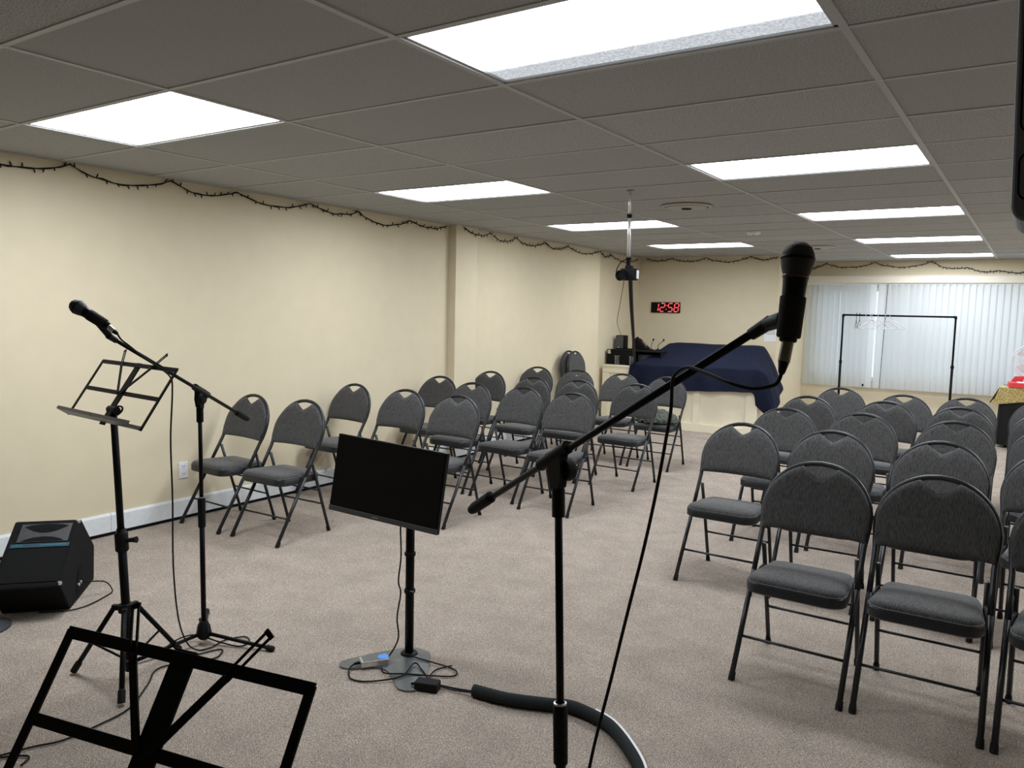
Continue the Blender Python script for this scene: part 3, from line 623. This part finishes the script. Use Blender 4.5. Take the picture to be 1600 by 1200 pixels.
def lens(q0, q1, s0, s1, bulge, n=10):
    up_ = [(q0+(q1-q0)*k/n, s1+bulge*math.sin(PI*k/n)) for k in range(n+1)]; dn = [(q1-(q1-q0)*k/n, s0) for k in range(n+1)]
    return up_+dn
bpoly('horn_mouth', [(.15, .905), (.30, .835), (.40, .81), (.48, .805), (.56, .81), (.66, .835), (.81, .905), (.72, .928), (.6, .94), (.48, .944), (.36, .94), (.24, .928)], .0015, M['dark'], hr, .0052)
bpoly('horn_mouth', [(.16, .668), (.80, .668), (.74, .70), (.62, .73), (.48, .742), (.34, .73), (.22, .70)], .0015, M['dark'], hr, .0052)
bpoly('brand_strip', [(.06, .575), (.93, .575), (.93, .635), (.06, .635)], .004, M['bluestrip'], ws)
bpoly('bass_grille', [(.07, .05), (.93, .05), (.93, .56), (.07, .56)], .003, M['carpetblack'], ws)
def text(body_, size, o, ex, ey, m, name, parent, ext=.0006):
    c = bpy.data.curves.new(name, 'FONT'); c.body = body_; c.size = size; c.extrude = ext; c.align_x = 'CENTER'; c.align_y = 'CENTER'
    t = bpy.data.objects.new(name, c); COL.objects.link(t); dg = bpy.context.evaluated_depsgraph_get(); dg.update()
    me = bpy.data.meshes.new_from_object(t.evaluated_get(dg)); bpy.data.objects.remove(t); me.materials.clear(); me.materials.append(m)
    ob = bpy.data.objects.new(name, me); COL.objects.link(ob); ob.parent = parent
    ex = V(ex).normalized(); ey = V(ey).normalized(); ob.matrix_local = Matrix.Translation(o) @ Matrix((ex, ey, ex.cross(ey))).transposed().to_4x4(); return ob
text('elite', .03, bp(.605, .82, .0058), -lw, bu, M['blueletter'], 'lettering', ws)
bpoly('strip_line', [(.10, .60), (.50, .60), (.50, .612), (.10, .612)], .0006, M['blueletter'], ws, .0052)
for q, s in ((.03, .98), (.03, .02)):
    MB().box(bp(s, q, 0), (.018, .018, .018), None, .004).build('corner_cap', M['steel'], ws)
# jack plate on the side
jp = MB().prism([(.10, .05), (.21, .05), (.22, .17), (.15, .15)], -lw*.001, dw, (0, 0, 1), -lw*.004).build('jack_plate', M['dark'], ws)
for s in (.125, .165): MB().lathe([(.009, 0), (.009, .008), (.006, .01)], dw*s+V((0, 0, .085))-lw*.004, -lw, 12).build('jack', M['steel'], jp)
jc = V((-3.984, 1.98, 0))+dw*.165+V((0, 0, .085))
cable('speaker_cable', [jc-lw*.012, jc-lw*.05, (-4.07, 2.21, .06), (-4.04, 2.23, .012), (-4.01, 2.18, .006), (-3.97, 2.10, .006), (-3.95, 2.03, .006), (-3.955, 1.975, .006), (-3.985, 1.93, .006), (-4.05, 1.86, .006)], .0035, M['rubber'], 'black cable plugged into the side of the wedge speaker')
# straight stand whose round base peeks in at the left edge
rb = thing('round_base_stand', 'dark round stand base at the left edge of the photo', 'stand', (-4.075, 1.60, 0))
MB().lathe([(.135, 0), (.135, .008), (.11, .02), (.03, .03), (.015, .034)], (0, 0, 0), seg=32).build('base', M['plastic'], rb, auto=40)
MB().tube([(0, 0, .03), (-.02, -.02, .9)], .01, 10).build('pole', M['black'], rb, smooth=True)
MB().lathe([(.012, 0), (.015, .01), (.015, .05), (.012, .055)], (-.02, -.02, .88), seg=12).build('top_collar', M['rubber'], rb)
# ------------------------------------------------------------------ hanging PA speaker at the right edge
hsp = thing('hanging_speaker', 'dark grey hanging loudspeaker at the right edge of the photo', 'speaker', (.10, 2.16, 2.41))
MB().prism(rrect(-.172, -.64, .172, -.04, .035, 6), (-.018, -.16, 0), (1, 0, 0), (-.035, 0, 1), (0, .30, 0)).build('cabinet', M['speakergrey'], hsp)
b_ = hsp.children[0].modifiers.new('bevel', 'BEVEL'); b_.width = .006; b_.segments = 2; b_.limit_method = 'ANGLE'
for z0, z1 in ((-.595, -.495), (-.455, -.08)):
    MB().prism(rrect(-.161, z0, .155, z1, .02), (-.018, -.1612, 0), (1, 0, 0), (-.035, 0, 1), (0, .003, 0)).build('groove', M['dark'], hsp)
    MB().prism(rrect(-.157, z0+.004, .151, z1-.004, .017), (-.018, -.1645, 0), (1, 0, 0), (-.035, 0, 1), (0, .006, 0)).build('panel', M['speakergrey'], hsp)
MB().tube([(0, 0, -.05), (0, 0, 0)], .016, 10).build('ceiling_rod', M['black'], hsp)
MB().box((0, 0, -.004), (.12, .12, .008)).build('ceiling_plate', M['black'], hsp)

# ------------------------------------------------------------------ outlet
ol_ = thing('wall_outlet', 'white electrical outlet low on the beige wall', 'outlet', (XL, 3.348, .356))
MB().box((.003, 0, 0), (.006, .072, .118), None, .002).build('cover_plate', M['whiteplastic'], ol_)
for z in (-.028, .028):
    s_ = MB().box((.0065, 0, z), (.003, .034, .03), None, .001).build('socket', M['whiteplastic'], ol_)
    for y in (-.007, .007): MB().box((.0083, y, z+.002), (.001, .003, .010)).build('slot', M['dark'], s_)
# ------------------------------------------------------------------ fairy light strings
def fairy(label, pins, out):
    t = thing('fairy_lights', label, 'string lights', pins[0]); o = V(pins[0]); out = V(out); wire = MB(); bl = MB(); rnd = random.Random(3)
    pts = []
    for a, b_ in zip(pins[:-1], pins[1:]):
        a, b_ = V(a), V(b_); L_ = (b_-a).length; sag = min(.075, .11*L_)*rnd.uniform(.75, 1.1); n = 10
        for k in range(n): u = k/n; pts.append(a.lerp(b_, u)+V((0, 0, -4*sag*u*(1-u)+rnd.uniform(-.004, .004)))-o)
    pts.append(V(pins[-1])-o); wire.tube(pts, .0038, 5).build('wire', M['rubber'], t)
    wire2 = MB().tube([p+out*.004+V((0, 0, .006*math.sin(i*1.7))) for i, p in enumerate(pts)], .003, 4).build('twisted_wire', M['rubber'], t)
    for i in range(len(pts)-1):
        for q in (.4,):
            p = pts[i].lerp(pts[i+1], q); d = (V((rnd.uniform(-.5, .5), rnd.uniform(-.5, .5), rnd.choice((-1, -1, .9))))+out*.6).normalized()
            bl.tube([p, p+d*.012, p+d*.026, p+d*.031], [.0035, .0048, .0036, .001], 5)
    b2 = bl.build('bulbs', M['rubber'], t); b2['kind'] = 'stuff'
x = XL+.012
fairy('dark fairy light string swagged along the left wall up to the pilaster', [(x, 1.3, 2.39), (x, 2.0, 2.39), (x, 2.6, 2.40), (x, 3.28, 2.40), (x, 3.82, 2.40), (x, 4.54, 2.40), (x, 5.09, 2.395), (x, 5.78, 2.395), (x, 6.34, 2.40)], (1, 0, 0))
fairy('dark fairy light string swagged from the pilaster to the far corner', [(-4.975, 6.50, 2.40), (x+.08, 7.0, 2.38), (x, 7.62, 2.395), (x, 8.25, 2.395), (x, 8.8, 2.395), (x, 9.7, 2.395), (-5.185, 10.26, 2.39), (-5.185, 11.2, 2.395)], (1, 0, 0))
fairy('dark fairy light string across the clock wall', [(-5.09, YB-.012, 2.40), (-4.67, YB-.012, 2.395), (-4.14, YB-.012, 2.395), (-3.49, YB-.012, 2.402), (-3.10, YB-.012, 2.39)], (0, -1, 0))
fairy('dark fairy light string above the window blinds', [(-3.05, YW-.012, 2.32), (-2.81, YW-.012, 2.39), (-2.11, YW-.012, 2.395), (-1.36, YW-.012, 2.395), (-.9, YW-.012, 2.31), (-.52, YW-.012, 2.26), (-.05, YW-.012, 2.28), (.5, YW-.012, 2.39), (1.2, YW-.012, 2.39)], (0, -1, 0))
# ------------------------------------------------------------------ vertical blinds
vb = thing('vertical_blinds', 'white vertical window blinds, mostly closed, with a narrow blue gap', 'blinds', (-3.05, YW-.1, .52))
X0, X1 = -3.06, 1.75
MB().box(((X1-X0)/2, .02, 1.615), (X1-X0, .14, .10), None, .004).build('valance', M['valance'], vb)
MB().box(((X1-X0)/2, .02, 1.672), (X1-X0, .15, .010)).build('valance_cap', M['valance'], vb)
MB().box(((X1-X0)/2, .0, 1.555), (X1-X0, .04, .02)).build('track', M['whiteplastic'], vb)
def vane_mesh():
    n = 6; vs = []; fs = []
    for z in (0, 1.55):
        for k in range(n+1):
            u = k/n*2-1; vs.append((u*.0485, -.006*(1-u*u), z))
    fs = [(k, k+1, n+1+k+1, n+1+k) for k in range(n)]
    o = MB().add(vs, fs).build('vane', M['vane'], vb, smooth=True); return o
v0 = vane_mesh(); pitch = .083; k = 0; xx = .045
while xx < X1-X0-.03:
    o = v0 if k == 0 else v0.copy()
    if k: COL.objects.link(o)
    o.parent = vb; ang = -.36
    ang += random.uniform(-.10, .07)
    o.location = (xx, 0, 0); o.rotation_euler = (0, 0, ang)
    if 12 <= k <= 12: o.rotation_euler = (0, 0, .10)
    if k == 11: o.rotation_euler = (0, 0, .25)
    step = pitch
    if k == 11: step = .118
    k += 1; xx += step
MB().tube([(1.16, -.05, 1.55), (1.13, -.05, .0)], .004, 5).build('control_wand', M['dark'], vb)
MB().tube([(.90, -.055, .02), (.90, -.055, .055)], .012, 8).build('cord_weight', M['dark'], vb)
# ------------------------------------------------------------------ digital clock
ck = thing('digital_clock', 'red digital wall clock showing 12:58', 'clock', (-4.747, YB, 1.657))
MB().box((0, -.015, 0), (.464, .03, .158), None, .004).build('case', M['black'], ck)
SEG = {'1': 'bc', '2': 'abged', '5': 'afgcd', '8': 'abcdefg'}
def digit(ch, x, w=.068, h=.122):
    mb = MB(); t = .013; sl = .14
    S = {'a': ((-w/2, h/2), (w/2, h/2)), 'g': ((-w/2, 0), (w/2, 0)), 'd': ((-w/2, -h/2), (w/2, -h/2)), 'f': ((-w/2, 0), (-w/2, h/2)), 'e': ((-w/2, -h/2), (-w/2, 0)), 'b': ((w/2, 0), (w/2, h/2)), 'c': ((w/2, -h/2), (w/2, 0))}
    for s in SEG[ch]:
        (ax_, az), (bx_, bz) = S[s]; a = V((ax_+sl*az, -.0305, az)); b_ = V((bx_+sl*bz, -.0305, bz)); d = (b_-a).normalized(); a += d*.006; b_ -= d*.006; n = V((-d.z, 0, d.x))*t/2
        q = [a, a+d*t*.4+n, b_-d*t*.4+n, b_, b_-d*t*.4-n, a+d*t*.4-n]; q = [V((p.x+x, p.y, p.z)) for p in q]
        mb.add(q+[p+V((0, -.002, 0)) for p in q], [(5, 4, 3, 2, 1, 0), (6, 7, 8, 9, 10, 11)]+[(i, (i+1) % 6, 6+(i+1) % 6, 6+i) for i in range(6)])
    mb.build('digit', M['clockred'], ck)
for ch, x in zip('1258', (-.145, -.045, .082, .180)): digit(ch, x)
for z in (-.03, .03): MB().box((.020+.14*z, -.0315, z), (.012, .002, .012)).build('colon_dot', M['clockred'], ck)
cable('clock_cord', [(-4.93, YB-.008, 1.58), (-4.97, YB-.008, 1.45), (-5.03, YB-.008, 1.3), (-5.06, YB-.008, 1.15), (-5.08, YB-.008, .9)], .004, M['cream'], 'thin pale cord hanging down from the clock')
# wall calendar
cl_ = thing('wall_calendar', 'small paper calendar on the back wall beside the microphone', 'calendar', (-3.16, YB, 1.33))
MB().box((0, -.003, 0), (.165, .004, .26)).build('sheet', M['paper'], cl_)
MB().box((.0, -.0055, .085), (.12, .001, .03)).build('heading', M['ink'], cl_)
for r in range(4):
    for c in range(5): MB().box((-.056+.028*c, -.0055, .045-.022*r), (.018, .001, .012)).build('date_cell', M['ink'], cl_)
# ------------------------------------------------------------------ counter
ct = thing('counter', 'cream panelled counter half covered by navy cloth', 'counter', (-4.03, 10.03, 0))
cw = 2.22
MB().box((0, .36, .40), (cw-.01, .68, .80)).build('body', M['cream'], ct)
MB().box((0, .35, .81), (cw, .72, .022), None, .003).build('top', M['cream'], ct)
for x, w_ in ((-cw/2+.05, .10), (-.40, .09), (.30, .09), (cw/2-.075, .15)): MB().box((x, .008, .411), (w_, .018, .597), None, .001).build('stile', M['cream'], ct)
MB().box((0, .0075, .755), (cw, .017, .085), None, .002).build('rail', M['cream'], ct)
MB().box((0, .003, .055), (cw, .03, .11), None, .003).build('plinth', M['cream'], ct)
# case, speaker, phone, mics, tumblers
cs = thing('equipment_case', 'black carpeted equipment case on the counter left end', 'case', (-4.74, 10.47, .821))
bx = MB(); 
for c_, d_ in (((0, 0, .205), (.84, .56, .016)), ((0, 0, .008), (.84, .56, .016)), ((-.412, 0, .105), (.016, .56, .20)), ((.412, 0, .105), (.016, .56, .20)), ((0, .27, .105), (.84, .016, .20)), ((-.20, -.27, .105), (.42, .02, .20))): bx.box(c_, d_, None, .002)
bx.build('shell', M['carpetblack'], cs)
MB().box((.2, .02, .09), (.36, .40, .13), None, .004).build('rack_unit', M['plastic'], cs)
MB().box((.2, -.185, .10), (.30, .006, .05)).build('rack_panel', M['bezel'], cs)
for x in (-.41,): MB().prism([(-.02, -.03), (.03, -.025), (.02, .03), (-.02, .02)], (x*.94, -.282, .18), (1, 0, 0), (0, 0, 1), (0, -.003, 0)).build('corner_cap', M['steel'], cs)
sp = thing('desk_speaker', 'small black desk speaker on the equipment case', 'speaker', (-5.08, 10.5, 1.034))
MB().box((0, 0, .10), (.14, .15, .20), None, .02).build('cabinet', M['black'], sp)
MB().box((0, -.077, .10), (.12, .006, .18), None, .002).build('grille', M['bezel'], sp)
MB().lathe([(.010, 0), (.010, .006)], (-.01, -.08, .025), (0, -1, 0), 12).build('knob', M['steel'], sp)
ph = thing('desk_phone', 'black desk phone on the equipment case', 'phone', (-4.80, 10.55, 1.034))
MB().prism([(-.09, 0), (.10, 0), (.10, .03), (-.05, .16), (-.09, .15)], (0, -.10, 0), (1, 0, 0), (0, 0, 1), (0, .2, 0)).build('base', M['black'], ph)
MB().prism([(.085, .045), (-.045, .165), (-.02, .185), (.10, .065)], (0, -.10, 0), (1, 0, 0), (0, 0, 1), (0, .055, 0)).build('handset', M['rubber'], ph)
MB().prism([(.07, .054), (.0, .118), (.002, .121), (.072, .057)], (0, -.02, 0), (1, 0, 0), (0, 0, 1), (0, .09, 0)).build('keypad', M['steel'], ph)
for x0, x1, lab in ((-4.66, -4.63, 'thin gooseneck microphone nearest the desk phone'), (-4.55, -4.47, 'thin gooseneck microphone nearest the navy cloth')):
    g = thing('gooseneck_microphone', lab, 'microphone', (x0, 10.6, 1.034), 0, 'gooseneck microphones on the case')
    MB().lathe([(.03, 0), (.028, .012), (.008, .02)], (0, 0, 0), seg=14).build('base', M['black'], g)
    MB().tube(spline([(0, 0, .015), (.01, 0, .08), (x1-x0, 0, .14)], 6), .004, 6).build('stem', M['rubber'], g)
    MB().tube([(x1-x0, 0, .135), (x1-x0+.006, 0, .165)], .011, 8).build('head', M['black'], g)
for x, lab in ((-4.955, 'clear glass tumbler on the counter in front of the black case'), (-4.73, 'clear glass tumbler next to the navy cloth')):
    g = thing('glass_tumbler', lab, 'glass', (x, 10.11, .821)); g['group'] = 'tumblers on the counter'
    MB().lathe([(.034, 0), (.040, .13), (.037, .13), (.032, .012), (.001, .012)], (0, 0, 0), seg=20).build('wall', M['tumbler'], g, auto=40)
    MB().lathe([(.040, .128), (.042, .132), (.038, .132)], (0, 0, 0), seg=20).build('rim', M['steel'], g)
# navy cloth: control net, folds on the hanging parts
NET = [ # rows back -> hem ; columns: left, left shoulder, mid, right shoulder, right drop, right hem
 [(-4.60, 11.02, .84), (-4.45, 10.98, 1.10), (-3.8, 10.98, 1.125), (-3.15, 10.98, 1.115), (-2.98, 10.98, .85), (-2.86, 10.95, .62)],
 [(-4.62, 10.85, .845), (-4.42, 10.90, 1.14), (-3.8, 10.90, 1.142), (-3.13, 10.90, 1.142), (-2.95, 10.88, .88), (-2.83, 10.85, .58)],
 [(-4.66, 10.55, .85), (-4.40, 10.66, 1.138), (-3.8, 10.66, 1.145), (-3.11, 10.66, 1.142), (-2.90, 10.62, .90), (-2.78, 10.6, .52)],
 [(-4.68, 10.15, .85), (-4.52, 10.25, .95), (-3.8, 10.18, .955), (-3.00, 10.22, .965), (-2.84, 10.2, .84), (-2.70, 10.2, .42)],
 [(-4.70, 10.00, .843), (-4.60, 9.995, .85), (-3.8, 9.99, .86), (-2.95, 9.99, .875), (-2.80, 10.02, .78), (-2.68, 10.05, .37)],
 [(-4.71, 9.975, .68), (-4.62, 9.97, .66), (-3.8, 9.965, .70), (-2.98, 9.965, .72), (-2.82, 9.99, .60), (-2.69, 10.02, .34)],
 [(-4.72, 9.96, .52), (-4.63, 9.955, .50), (-3.8, 9.95, .545), (-2.99, 9.955, .585), (-2.93, 9.985, .42), (-2.80, 10.02, .31)]]
NV, NU = len(NET), len(NET[0])
def cr(p0, p1, p2, p3, t, k=.35):
    m1 = (p2-p0)*k; m2 = (p3-p1)*k; t2, t3 = t*t, t**3
    return p1*(2*t3-3*t2+1)+m1*(t3-2*t2+t)+p2*(-2*t3+3*t2)+m2*(t3-t2)
def net(u, v):
    def row(r):
        s = u*(NU-1); i = min(int(s), NU-2); g = lambda k: V(NET[r][max(0, min(NU-1, k))]); return cr(g(i-1), g(i), g(i+1), g(i+2), s-i, .2)
    s = v*(NV-1); j = min(int(s), NV-2); q = [row(max(0, min(NV-1, k))) for k in (j-1, j, j+1, j+2)]
    p = cr(*q, s-j, .1); hang = max(0, (v-.66)/.34); side = max(0, (u-.62)/.38)
    p.y += hang*(.026*math.sin(p.x*15+1)+.008*math.sin(p.x*27)); p.x += side*.012*math.sin(p.y*11+p.z*3)
    p.z += .006*noise.noise(p*4.0)*(1-hang) + .010*max(0, math.sin((p.x*1.3+p.y*2.2)*9))*(.3 if v < .66 else 0)
    return p
cloth = tag(MB().grid(net, 110, 70).build('dust_cloth', M['navy'], smooth=True), 'navy blue dust cloth draped over equipment on the counter', 'cloth')
sm = cloth.modifiers.new('thickness', 'SOLIDIFY'); sm.thickness = .004
# ------------------------------------------------------------------ ceiling-hung camera pole
cp = thing('ceiling_camera', 'small camera on a silver pole hanging from the ceiling', 'camera', (-2.445, 5.10, H))
MB().lathe([(.025, 0), (.025, -.006), (.012, -.012)], (0, 0, 0), seg=16).build('ceiling_mount', M['vent'], cp)
MB().tube([(0, 0, -.01), (-.012, .03, -.18)], .0095, 10).build('upper_pole', M['silver'], cp, smooth=True)
MB().tube([(-.010, .028, -.16), (-.04, .10, -.47)], .0125, 10).build('lower_pole', M['silver'], cp, smooth=True)
MB().tube([(-.010, .027, -.155), (-.0125, .033, -.18)], .019, 10).build('pole_clamp', M['black'], cp)
MB().tube([(-.038, .096, -.452), (-.040, .10, -.470)], .020, 10).build('pole_clamp', M['black'], cp)
MB().tube([(-.040, .10, -.465), (-.043, .105, -.535)], .016, 10).build('ball_head', M['black'], cp)
Rc = Matrix.Rotation(.12, 3, 'Z'); c0 = V((-.035, .105, -.575))
MB().box(c0, (.125, .06, .085), Rc, .012).build('camera_body', M['rubber'], cp)
MB().box(c0+V((.0, 0, .05)), (.05, .05, .03), Rc, .008).build('viewfinder', M['rubber'], cp)
ld = Rc @ V((-.22, -1, -.10)).normalized()
ln = MB().lathe([(.034, 0), (.036, .02), (.038, .045), (.038, .058), (.033, .058), (.030, .050)], c0+Rc@V((-.03, -.02, -.005)), ld, 20).build('lens', M['black'], cp, auto=40)
MB().lathe([(.031, 0), (.001, .004)], c0+Rc@V((-.03, -.02, -.005))+ld*.047, ld, 20).build('front_glass', M['screen'], ln)
MB().box(c0+Rc@V((.064, .0, 0)), (.005, .045, .06), Rc).build('screen_panel', M['steel'], cp)
MB().tube(spline([(-.045, .09, -.46), (-.09, .06, -.50), (-.105, .04, -.56), (-.09, .03, -.60)], 6), .004, 6).build('short_lead', M['rubber'], cp)
cable('hanging_cable_sleeve', [(-2.475, 5.215, 1.84), (-2.93, 6.22, 1.62), (-3.48, 7.45, 1.365), (-4.02, 8.65, 1.125), (-4.50, 9.72, .925), (-4.66, 10.06, .865)], .0165, M['rubber'], 'black cable sleeve drooping from the ceiling camera to the counter')
cable('hanging_wire', [(-2.515, 5.215, 1.85), (-3.39, 6.94, 1.645), (-4.27, 8.68, 1.44), (-5.10, 10.5, 1.245)], .0035, M['pinkwire'], 'thin reddish wire from the ceiling camera to the desk speaker')
# ------------------------------------------------------------------ clothes rack and hangers
rk = thing('clothes_rack', 'black metal clothes rack in front of the window blinds', 'clothes rack', (-1.565, 11.5, 0))
for s in (-1, 1):
    MB().tube([(s*.675, 0, .06), (s*.675, 0, .95)], .016, 10).build('lower_upright', M['black'], rk, smooth=True)
    MB().tube([(s*.675, 0, .95), (s*.675, 0, 1.585)], .0125, 10).build('upper_upright', M['black'], rk, smooth=True)
    MB().lathe([(.019, -.02), (.021, 0), (.019, .02)], (s*.675, 0, .96), seg=12).build('collar', M['rubber'], rk)
    MB().tube([(s*.675, 0, 1.575), (s*.675, 0, 1.60), (s*.655, 0, 1.60)], .018, 10).build('elbow', M['rubber'], rk, smooth=True)
    MB().tube([(s*.675, -.22, .05), (s*.675, .22, .05)], .014, 10).build('base_bar', M['black'], rk)
    for y in (-.2, .2): MB().lathe([(.022, 0), (.022, .03), (.01, .04)], (s*.675, y, 0), seg=12).build('caster', M['rubber'], rk)
MB().tube([(-.66, 0, 1.60), (.66, 0, 1.60)], .0125, 10).build('rail', M['black'], rk, smooth=True)
MB().tube([(-.675, 0, .12), (.675, 0, .12)], .010, 8).build('low_rail', M['steel'], rk, smooth=True)
def hanger(x, rz, m, label, grp, wide=.20):
    h = thing('clothes_hanger', label, 'hanger', (x, 11.5, 1.6135), rz, grp)
    MB().tube(spline([(0, .018, -.015), (0, .013, .010), (0, 0, .0035+.012), (0, -.016, .004), (0, -.016, -.02), (0, 0, -.045), (0, 0, -.075)], 5), .0035, 6).build('hook', m, h)
    MB().tube([(0, 0, -.072), (0, wide*.5, -.115), (0, wide, -.175), (0, wide*.9, -.19), (0, -wide*.9, -.19), (0, -wide, -.175), (0, -wide*.5, -.115), (0, 0, -.072)], .006 if m is M['whiteplastic'] else .003, 6).build('body', m, h)
names = ['leftmost white plastic hanger on the black rack', 'second white plastic hanger on the black rack', 'third white plastic hanger on the black rack', 'fourth white plastic hanger on the black rack', 'fifth white plastic hanger on the black rack', 'rightmost white plastic hanger on the black rack']
for x, a, l_ in zip((-1.94, -1.885, -1.865, -1.79, -1.70, -1.64), (-.75, -.6, -.7, -.6, -.75, -1.0), names): hanger(x, a, M['whiteplastic'], l_, 'white hangers on the rack')
hanger(-2.07, .12, M['black'], 'dark wire hanger nearest the rack left upright', 'dark hangers on the rack', .17)
hanger(-2.03, .07, M['black'], 'dark wire hanger next to the white hangers', 'dark hangers on the rack', .17)
# ------------------------------------------------------------------ table at right with gold cloth, gifts and fan
tb = thing('table', 'table at the right edge under a black skirt', 'table', (.55, 11.75, 0))
MB().box((0, 0, .725), (1.76, .70, .03), None, .004).build('tabletop', M['bezel'], tb)
for sx in (-1, 1):
    for sy in (-1, 1): MB().tube([(sx*.8, sy*.28, 0), (sx*.8, sy*.28, .71)], .016, 8).build('leg', M['black'], tb)
def skirt(u, v):
    # open loop: left side then front
    L_ = .70+1.76; s = u*L_
    p = V((-.885, .35-s, 0)) if s < .70 else V((-.885+(s-.70), -.355, 0)); n = V((-1, 0, 0)) if s < .70 else V((0, -1, 0))
    p += n*(.012+.022*v*math.sin(s*34)); p.z = .735-(.70)*v; return p
MB().grid(skirt, 130, 6).build('skirt', M['rubber'], tb, smooth=True)
def gold(u, v):
    # square throw laid with one corner pointing forward-left
    x = -.93+1.1*u; y = -.40+.62*v; z = .7445
    if x < -.885: z -= (-.885-x)*3.4
    if y < -.36: z -= (-.36-y)*2.2
    return V((x, y, z))
gv = MB()
def gold2(u, v):
    a = u*1.05; d = v*.22+.0; x = -.90+a; p = V((x, -.385-.012*math.sin(x*30), .748-d*(1.0-.25*math.sin(u*6))));
    if u < .12: p.x -= (.12-u)*.6*v; p.y -= .01
    return p
gc = thing('gold_cloth', 'shiny gold foil cloth over the table edge', 'cloth', (.55, 11.75, 0))
MB().grid(lambda u, v: V((-.905+1.05*u, -.385+.5*v, .7425+.004*noise.noise(V((u*9, v*9, 0))))), 24, 12).build('top_sheet', M['gold'], gc, smooth=True)
MB().grid(gold2, 40, 8).build('front_drop', M['gold'], gc, smooth=True)
MB().grid(lambda u, v: V((-.905-.012*v-.01*math.sin(u*20)*v-.10*v*(1-u), -.385+.5*u, .746-(.22-.10*u)*v)), 20, 8).build('side_drop', M['gold'], gc, smooth=True)
gb_ = thing('gift_box', 'flat red and white box on the gold cloth', 'box', (-.05, 11.60, .748), .1)
MB().box((0, 0, .03), (.44, .26, .06), None, .005).build('box_body', M['red'], gb_); MB().box((.02, -.01, .0625), (.30, .18, .005)).build('white_label', M['paper'], gb_)
rbg = thing('red_bag', 'red paper bag lying behind the flat box', 'bag', (-.06, 11.765, .748), .05)
MB().prism([(-.22, 0), (.22, 0), (.20, .10), (.05, .135), (-.15, .12)], (0, 0, 0), (1, 0, 0), (0, 0, 1), (0, .10, 0)).build('bag_body', M['red'], rbg)
MB().box((.02, -.003, .06), (.16, .006, .05)).build('white_patch', M['paper'], rbg)
fn = thing('desk_fan', 'white wire-cage desk fan at the right edge', 'fan', (-.06, 12.0, .745))
fc = V((0, -.05, .32)); fr = .20
for nm, yo, rr in (('rear_cage', .05, .20), ('front_cage', -.05, .20)):
    cg = MB()
    for q, dy in ((1, 0), (.7, .5), (.4, .8), (.18, 1)):
        cg.tube([fc+V((rr*q*math.cos(a), yo*(1+.5*dy), rr*q*math.sin(a))) for a in [2*PI*k/32 for k in range(33)]], .008 if q == 1 else .003, 5)
    for k in range(28):
        a = 2*PI*k/28; cg.tube([fc+V((rr*q*math.cos(a), yo*(1+.5*dy), rr*q*math.sin(a))) for q, dy in ((1, 0), (.7, .5), (.4, .8), (.1, 1))], .0018, 4)
    cg.build(nm, M['whiteplastic'], fn)
for k in range(3):
    a0 = 2*PI*k/3; MB().grid(lambda u, v: fc+V((math.cos(a0+(v-.5)*1.3*(.5+u*.5))*(.03+.14*u), (v-.5)*.05, math.sin(a0+(v-.5)*1.3*(.5+u*.5))*(.03+.14*u))), 6, 6)  .build('blade', M['whiteplastic'], fn, smooth=True)
MB().lathe([(.04, -.03), (.045, .02), (.05, .12), (.03, .14)], fc, (0, 1, 0), 16).build('motor', M['whiteplastic'], fn, auto=40)
MB().tube([(0, 0, .02), (0, 0, .3)], .016, 10).build('stem', M['whiteplastic'], fn); MB().lathe([(.11, 0), (.11, .012), (.05, .03), (.02, .04)], (0, 0, 0), seg=24).build('base', M['whiteplastic'], fn, auto=40)
